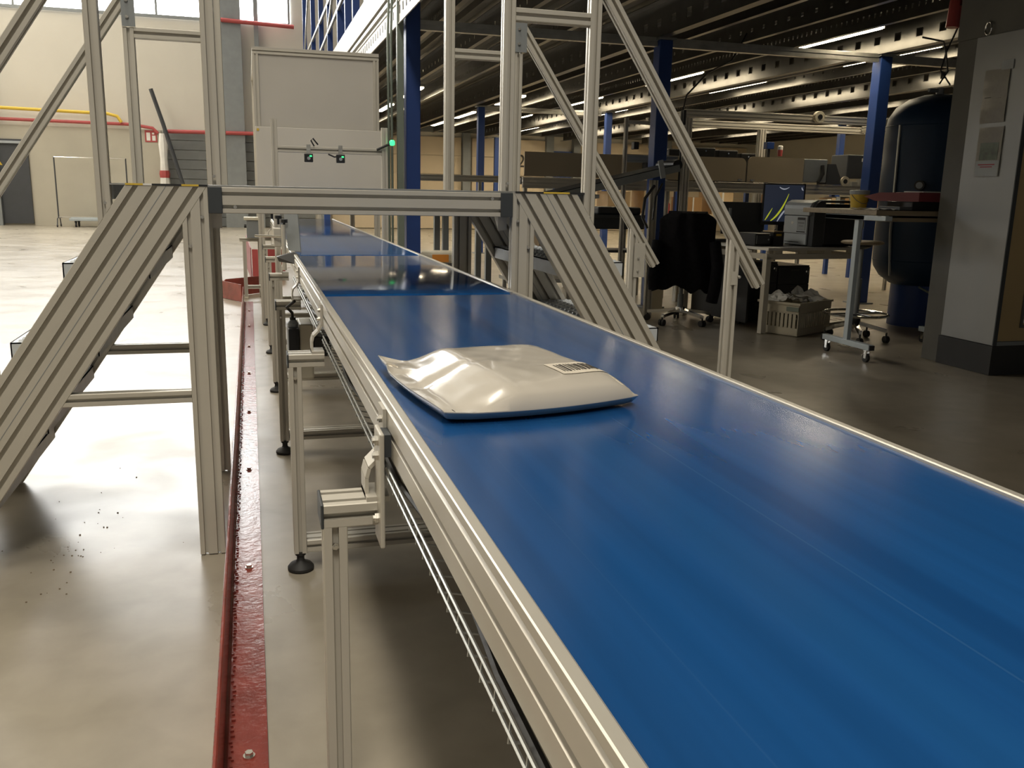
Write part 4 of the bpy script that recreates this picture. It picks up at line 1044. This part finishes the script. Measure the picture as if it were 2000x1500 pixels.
obj('backrest', g, FABRIC, t, t)
obj('back_support', G().obox((CHX, CHY-.25, .46), (.035, 0, 0), (0, .012, 0), (0, 0, .10)).box(CHX-.035, CHX+.035, CHY-.26, CHY-.05, .37, .41), BLACK, t, t)
for s in (-1, 1):
    obj('armrest', G().bev(CHX+s*.265-.035, CHX+s*.265+.035, CHY-.12, CHY+.14, .66, .69, .012).box(CHX+s*.265-.012, CHX+s*.265+.012, CHY-.02, CHY+.03, .42, .66).box(min(CHX+s*.2, CHX+s*.30), max(CHX+s*.2, CHX+s*.30), CHY-.02, CHY+.03, .405, .43), BLACK, t, t)
obj('gas_column', G().cyl((CHX, CHY, .10), (CHX, CHY, .28), .028, 16).cyl((CHX, CHY, .28), (CHX, CHY, .43), .019, 14), STEELG, t, t)
obj('mechanism', G().bev(CHX-.09, CHX+.09, CHY-.12, CHY+.12, .385, .43, .01), BLACK, t, t)
obj('hub', G().lathe((CHX, CHY, .10), [(.05, 0), (.055, .02), (.045, .055), (.03, .06)], 16), CHROME, t, t)
for k in range(5):
    a = math.radians(-125+72*k); ca, sa = math.cos(a), math.sin(a); ex, ey = CHX+.32*ca, CHY+.32*sa
    l = obj('base_arm', G().plate([(CHX-.028*sa, CHY+.028*ca, .115), (CHX+.028*sa, CHY-.028*ca, .115), (ex+.014*sa, ey-.014*ca, .075), (ex-.014*sa, ey+.014*ca, .075)], (0, 0, .03)), CHROME, t, t)
    c = obj('castor', G().cyl((ex-.026*sa, ey+.026*ca, .03), (ex-.006*sa, ey+.006*ca, .03), .03, 14).cyl((ex+.006*sa, ey-.006*ca, .03), (ex+.026*sa, ey-.026*ca, .03), .03, 14).cyl((ex, ey, .03), (ex, ey, .08), .008, 8), RUBBER, l, t)
# jacket over the back of the chair: body, hood and two hanging sleeves
t = thing('black_jacket', 'black jacket hung over the back of the office chair, hem and sleeves hanging down', 'jacket', (CHX, CHY, .3)); t.rotation_euler = (0, 0, CROT)
g = G(); n, m_ = 28, 26; vs = []
for j in range(m_+1):
    for i in range(n+1):
        u = i/n*2-1; v = j/m_                     # v 0 hem .. 1 top edge
        wd = .300-.045*v+.012*math.sin(7*v)
        if v > .90: wd *= math.sqrt(max(.45, 1-((v-.90)/.12)**2))
        hem = .33+.05*noise.noise(Vector((u*3.2, 0, 4)))+.07*max(0, 1-abs(u+.25)/.45)
        z = hem+(1.055-hem)*v
        y = CHY-.34-.045*v+.085*u*u+.020*math.sin(u*9+v*3)*(1-.6*v)+.012*noise.noise(Vector((u*4, v*5, 1)))
        vs.append((CHX+u*wd, y, z))
fs = [(j*(n+1)+i, j*(n+1)+i+1, (j+1)*(n+1)+i+1, (j+1)*(n+1)+i) for j in range(m_) for i in range(n)]
k0 = len(vs)
for j in range(4):                                 # fold over the top of the backrest
    for i in range(n+1):
        p = vs[m_*(n+1)+i]; vs.append((p[0], p[1]+.035*(j+1), p[2]+(.018, .015, -.01, -.10)[j]))
rows = [m_*(n+1)]+[k0+j*(n+1) for j in range(4)]
for a, b in zip(rows[:-1], rows[1:]): fs += [(a+i, a+i+1, b+i+1, b+i) for i in range(n)]
g.add(vs, fs); g.smooth = True
o = obj('jacket_body', g, FABRIC, t, t)
sm = o.modifiers.new('thick', 'SOLIDIFY'); sm.thickness = .012; sm.offset = -1
obj('sleeve', G().tube([(CHX-.27, CHY-.33, .80), (CHX-.295, CHY-.37, .60), (CHX-.30, CHY-.39, .46), (CHX-.285, CHY-.38, .36)], .050, 12), FABRIC, t, t)
obj('sleeve', G().tube([(CHX+.25, CHY-.33, .80), (CHX+.285, CHY-.37, .58), (CHX+.27, CHY-.39, .38), (CHX+.25, CHY-.38, .25)], .055, 12), FABRIC, t, t)

# ------------------------------------------------------------------ sorting line behind the desk
t = thing('sorting_line', 'long sorting machine with beige cover panels behind the desk and monitors', 'machine', (5.6, 9.8, 0))
def cover(x0, x1, z0, z1, r, rl, rr):
    pts = [(x0, z0), (x1, z0)]
    if rr: pts += [(x1-r+r*math.cos(a), z1-r+r*math.sin(a)) for a in [PI/2*i/6 for i in range(7)]]
    else: pts.append((x1, z1))
    if rl: pts += [(x0+r-r*math.sin(a), z1-r+r*math.cos(a)) for a in [PI/2*i/6 for i in range(7)]]
    else: pts.append((x0, z1))
    return obj('cover_panel', G().plate([(x, 9.6, z) for x, z in pts], (0, .012, 0)), COVER, t, t)
cover(4.06, 5.625, 1.385, 1.655, .07, False, True)
cover(5.645, 6.40, 1.385, 1.675, .07, True, False)
cover(2.9, 4.05, 1.385, 1.645, .05, False, False)
for x in (5.55, 5.72): obj('panel_clip', G().bev(x-.03, x+.03, 9.592, 9.6, 1.39, 1.415, .002).cyl((x-.012, 9.592, 1.405), (x-.012, 9.588, 1.405), .006, 8), SCREW, t, t)
obj('track_beam', G().extr(S48, (2.9, 9.66, 1.335), U[1], U[2], U[0], 5.4), ALU, t, t)
obj('lower_beam', G().extr(S44, (2.9, 9.66, 1.275), U[1], U[2], U[0], 5.4), ALU, t, t)
obj('dark_tray', G().bev(2.9, 8.3, 9.72, 10.3, 1.30, 1.36, .01), BLACK, t, t)
for x in (2.95, 4.68, 6.5, 8.25):
    for y in (9.72, 10.25): obj('leg', G().extr(S44, (x, y, .005), U[0], U[1], U[2], 1.295), ALU, t, t)
obj('hopper', G().bev(6.42, 6.74, 9.62, 9.95, 1.40, 1.67, .008), STEELG, t, t)
obj('chute', G().plate([(6.75, 9.62, 1.38), (6.98, 9.62, 1.38), (6.86, 9.62, 1.62), (6.75, 9.62, 1.62)], (0, .2, 0)), DKGREY, t, t)
obj('drive_case', G().bev(7.02, 7.34, 9.62, 9.95, 1.46, 1.74, .01), DKGREY, t, t)
obj('nameplate', G().box(7.22, 7.26, 9.612, 9.62, 1.66, 1.70), PAPER, t, t)
bg = obj('bearing', G().cyl((7.0, 9.60, 1.42), (7.0, 9.62, 1.42), .06, 18), CRATE, t, t)
obj('bearing_core', G().cyl((7.0, 9.595, 1.42), (7.0, 9.60, 1.42), .028, 14), BLACK, bg, t)
for k in range(4): obj('louvre', G().box(7.36, 7.62, 9.62, 9.64, 1.56+k*.045, 1.59+k*.045), GALV, t, t)
for k in range(5):
    x = 7.1+.11*k; obj('clamp_block', G().bev(x, x+.08, 9.60, 9.68, 1.36, 1.42+.03*(k % 2), .006), GALV, t, t)
for i, (x0, x1, z1) in enumerate(((4.72, 5.02, 1.74), (5.06, 5.32, 1.77), (5.36, 5.62, 1.75), (5.66, 5.86, 1.72))):
    m_ = obj('motor', G().bev(x0, x1, 9.80, 10.1, 1.36, z1, .012), BLACK, t, t)
    obj('motor_stud', G().cyl(((x0+x1)/2, 9.80, z1-.04), ((x0+x1)/2, 9.79, z1-.04), .010, 8), CHROME, m_, t)
bs = obj('beacon_mast', G().box(6.02, 6.05, 9.80, 9.83, 1.36, 1.78), BLACK, t, t)
part_lbl(obj('beacon', G().bev(5.99, 6.09, 9.78, 9.86, 1.78, 1.86, .005), BLUE, bs, t), 'blue beacon')
part_lbl(obj('beacon', G().lathe((6.20, 9.82, 1.70), [(.028, 0), (.03, .05), (.03, .075)], 14), REDP, bs, t), 'red beacon')
obj('beacon_top', G().lathe((6.20, 9.82, 1.775), [(.03, 0), (.03, .04), (.02, .05)], 14), PAPER, bs, t)
obj('stop_lever', G().tube([(6.66, 9.60, 1.60), (6.66, 9.58, 1.50), (6.60, 9.58, 1.40)], .022, 8), BLACK, t, t)
# tall aluminium portal over the sorting line
t = thing('portal_frame', 'tall aluminium portal frame rising over the beige sorting machine', 'frame', (5.9, 9.3, 0))
pf = obj('post', G().extr(section(.085, .085, [-.02, .02], [-.02, .02]), (4.73, 9.4, .005), U[0], U[1], U[2], 2.05), ALU, t, t)
obj('corner_block', G().bev(4.66, 4.69, 9.36, 9.44, 1.98, 2.14, .003), BLACK, t, t)
obj('post', G().extr(section(.085, .085, [-.02, .02], [-.02, .02]), (6.28, 10.4, .005), U[0], U[1], U[2], 2.04), ALU, t, t)
obj('head_beam', G().extr(section(.08, .085, [-.02, .02], [-.02, .02]), (4.69, 9.4, 2.11), U[1], U[2], U[0], 3.1), ALU, t, t)
obj('head_beam', G().extr(section(.08, .085, [-.02, .02], [-.02, .02]), (4.69, 10.4, 2.085), U[1], U[2], U[0], 3.1), ALU, t, t)
for x in (4.73, 7.74): obj('side_beam', G().extr(S48, (x, 9.44, 2.10), U[0], U[2], U[1], .92), ALU, t, t)
obj('post', G().extr(section(.085, .085, [-.02, .02], [-.02, .02]), (7.74, 9.4, .005), U[0], U[1], U[2], 2.06), ALU, t, t)
rr = obj('reel', G().cyl((6.36, 9.352, 2.13), (6.36, 9.30, 2.13), .065, 20), CRATE, t, t)
obj('reel_core', G().cyl((6.36, 9.30, 2.13), (6.36, 9.294, 2.13), .030, 16), BLACK, rr, t)
obj('feed_cable', G().tube([(4.67, 9.4, .9), (4.66, 9.4, 2.1), (4.70, 9.4, 2.3), (4.95, 9.42, 2.55), (5.25, 9.45, 2.70), (5.35, 9.45, 2.86), (5.42, 9.45, 3.0)], .010, 6), BLACK, t, t)
# small sensor stand left of the column
t = thing('sensor_stand', 'slender aluminium stand with a blue grey crossbar left of the dark column', 'frame', (4.06, 9.5, 0))
obj('post', G().extr(S44, (4.02, 9.46, .005), U[0], U[1], U[2], 2.03), ALU, t, t)
obj('crossbar', G().extr(S48, (4.04, 9.46, 1.60), U[1], U[2], U[0], .62), GREY, t, t)
obj('gantry', G().extr(S44, (4.04, 9.46, 1.99), U[1], U[2], U[0], .60), ALU, t, t)
obj('camera_box', G().bev(4.30, 4.38, 9.40, 9.48, 1.72, 1.84, .006), BLACK, t, t)
obj('camera_box', G().bev(4.10, 4.16, 9.40, 9.48, 1.70, 1.78, .006), BLACK, t, t)
obj('scanner_head', G().bev(4.22, 4.46, 9.34, 9.44, 1.49, 1.56, .012), DKGREY, t, t)
# dark inclined conveyor
t = thing('incline_conveyor', 'dark inclined belt conveyor rising to the right behind the stair', 'conveyor', (3.3, 8.3, 0))
a0, a1 = Vector((2.72, 8.3, 1.195)), Vector((4.0, 8.3, 1.50)); dd = (a1-a0).normalized(); dn = Vector((-dd.z, 0, dd.x))
obj('belt', G().obox((a0+a1)/2, (a1-a0)/2, (0, .22, 0), dn*.012), BLACK, t, t)
for y in (8.07, 8.53): obj('side_plate', G().obox((a0+a1)/2-dn*.03+Vector((0, y-8.3, 0)), (a1-a0)/2, (0, .012, 0), dn*.032), STEELG, t, t)
obj('head_plate', G().obox(a1-dd*.20+Vector((0, -.26, 0)), dd*.025, (0, .010, 0), dn*.085), GREY, t, t)
obj('drive_drum', G().cyl(a1+Vector((0, -.2, 0)), a1+Vector((0, .2, 0)), .05, 16), BLACK, t, t)
obj('foot_plate', G().plate([(2.95, 8.05, 1.155), (3.18, 8.05, 1.205), (3.18, 8.05, 1.17), (2.95, 8.05, 1.14)], (0, .3, 0)), GREY, t, t)
for x, h in ((3.0, 1.14), (3.85, 1.35)): obj('leg', G().extr(S48, (x, 8.3, .005), U[1], U[0], U[2], h-.0), ALU, t, t)
obj('cable_loop', G().tube([(3.72, 8.0, 1.30), (3.62, 7.98, 1.18), (3.60, 7.98, 1.0), (3.66, 7.98, .9)], .014, 6).tube([(3.8, 8.0, 1.32), (3.72, 7.96, 1.2), (3.70, 7.96, .98)], .010, 6), BLACK, t, t)
# dark work bench left of the column
t = thing('work_bench', 'dark work bench with a lower shelf between the stair and the column', 'bench', (3.9, 9.9, 0))
obj('bench_top', G().bev(3.0, 4.6, 9.98, 10.6, .93, .97, .004), DKGREY, t, t)
obj('apron', G().box(3.05, 4.55, 10.02, 10.05, .80, .93), DKGREY, t, t)
obj('lower_shelf', G().bev(3.05, 4.55, 10.05, 10.5, .52, .55, .004), DKGREY, t, t)
for x in (3.1, 4.5):
    for y in (10.05, 10.5): obj('leg', G().extr(S44, (x, y, .005), U[0], U[1], U[2], .925), ALU, t, t)
solo('black_case', G().bev(3.95, 4.5, 10.02, 10.4, .972, 1.06, .02), DKGREY, 'black case lying on the dark work bench', 'case')
solo('bench_carton', G().bev(3.25, 3.5, 10.1, 10.4, .556, .73, .004), CARDP, 'pale carton on the lower shelf of the dark work bench', 'box')
# packing shelf with cartons
t = thing('packing_shelf', 'long packing shelf with cream boards behind the sorting machine', 'shelf', (7.0, 12.2, 0))
for z in (.90, 1.33): obj('shelf_board', G().bev(4.6, 10.6, 12.0, 12.7, z, z+.045, .003), DOCK, t, t)
for x in (4.65, 5.95, 7.45, 9.0, 10.5):
    for y in (12.04, 12.65): obj('upright', G().box(x-.03, x+.03, y-.03, y+.03, .0, 1.33), BLUE, t, t)
names = ((4.9, .34, .30, CARDP, 'pale carton at the left end of the packing shelf'), (5.45, .30, .36, CARDP, 'pale carton left of the blue shelf upright'),
         (6.10, .28, .24, CARD, 'brown carton just right of the blue shelf upright'), (6.55, .34, .34, CARDP, 'pale upright carton beside the brown one on the shelf'),
         (6.98, .36, .18, CARD, 'low brown carton right of the middle of the packing shelf'), (7.62, .36, .30, CARD, 'orange brown carton behind the navy monitor'),
         (8.15, .30, .22, CARDP, 'small pale carton behind the silver printer'), (9.2, .26, .24, CARD, 'brown carton behind the yellow tub'))
for x, wd, h, mt, lb in names:
    bx = thing('carton', lb, 'box', (x+wd/2, 12.3, .945), 'cartons on the packing shelf')
    obj('body', G().bev(x, x+wd, 12.06, 12.5, .947, .947+h, .004), mt, bx, bx)
    obj('tape', G().box(x+wd*.46, x+wd*.54, 12.057, 12.06, .95, .945+h), PAPER, bx, bx)
for k in range(7):
    mt = (PAPER, CARDP, GREY, DKGREY, CARD, GREENC, CARDP)[k]
    solo('binder', G().bev(8.52+k*.08, 8.59+k*.08, 12.08, 12.4, .947, 1.20+.02*(k % 3), .003), mt,
         ('white', 'pale tan', 'light grey', 'dark grey', 'brown', 'green grey', 'sand coloured')[k]+' binder in the short row on the packing shelf, counted %s from the left' % ('first', 'second', 'third', 'fourth', 'fifth', 'sixth', 'seventh')[k], 'binder', 'binders on the packing shelf')
t = thing('red_bottle', 'small red bottle on the packing shelf left of the brown carton', 'bottle', (5.75, 12.08, .945))
obj('bottle', G().lathe((5.83, 12.10, .947), [(.05, 0), (.055, .02), (.055, .13), (.025, .17), (.022, .20)], 14), REDP, t, t)
obj('cap', G().lathe((5.83, 12.10, 1.147), [(.025, 0), (.025, .03)], 12), PAPER, t, t)
# grey barrier beam and small tables seen through the bridge
t = thing('barrier_beam', 'grey aluminium barrier beam crossing behind the stair uprights', 'beam', (2.9, 11.0, 0))
obj('beam', G().extr(S48, (1.75, 11.0, 1.36), U[1], U[2], U[0], 2.35), ALU, t, t)
for x in (1.80, 2.75, 3.9): obj('post', G().extr(S44, (x, 11.0, .005), U[0], U[1], U[2], 1.315), ALU, t, t)
t = thing('steel_table', 'grey steel table on dark legs seen under the bridge beam', 'table', (2.1, 10.6, 0))
obj('table_top', G().bev(1.75, 2.75, 10.3, 10.9, .96, 1.02, .004), STEELG, t, t)
for x in (1.80, 2.18, 2.70):
    for y in (10.35, 10.85): obj('leg', G().bev(x-.035, x+.035, y-.035, y+.035, .004, .96, .003), STEELG, t, t)
t = thing('floor_machine', 'low cream machine guard with an orange sticker behind the conveyor', 'machine', (2.0, 9.6, 0))
obj('guard', G().bev(1.72, 2.18, 9.5, 9.85, .44, .56, .03), CRATE, t, t)
part_lbl(obj('sticker', G().box(1.86, 2.04, 9.494, 9.50, .455, .535), ORANGE, t, t), 'orange warning sticker')
obj('belt_guard', G().lathe((1.68, 9.55, .47), [(.09, 0), (.10, .02), (.10, .10), (.09, .12)], 20, (0, 1, 0)), CRATE, t, t)
for x in (1.78, 2.12): obj('leg', G().box(x-.03, x+.03, 9.6, 9.75, .002, .45), DKGREY, t, t)
t = thing('low_platform', 'low grey steel platform on the floor beyond the right stair', 'platform', (2.6, 9.0, 0))
obj('deck', G().bev(2.55, 3.5, 8.75, 9.3, .30, .34, .004), GALV, t, t)
for x in (2.60, 3.45):
    for y in (8.80, 9.25): obj('leg', G().box(x-.02, x+.02, y-.02, y+.02, 0, .30), GALV, t, t)
# grit on the floor by the left stair
g = G(); rnd = random.Random(9)
for k in range(45):
    x = -.62+rnd.gauss(0, .10); y = 3.15+rnd.gauss(0, .35); s = .001+rnd.random()*.0018
    g.obox((x, y, s*.5), (s, 0, 0), (0, s*.8, 0), (0, 0, s*.6))
o = obj('floor_grit', g, mat('rust_grit', (.20, .15, .10), .8), kind='stuff')
o['label'] = 'scatter of dark rust grit on the floor inside the left stair'; o['category'] = 'grit'
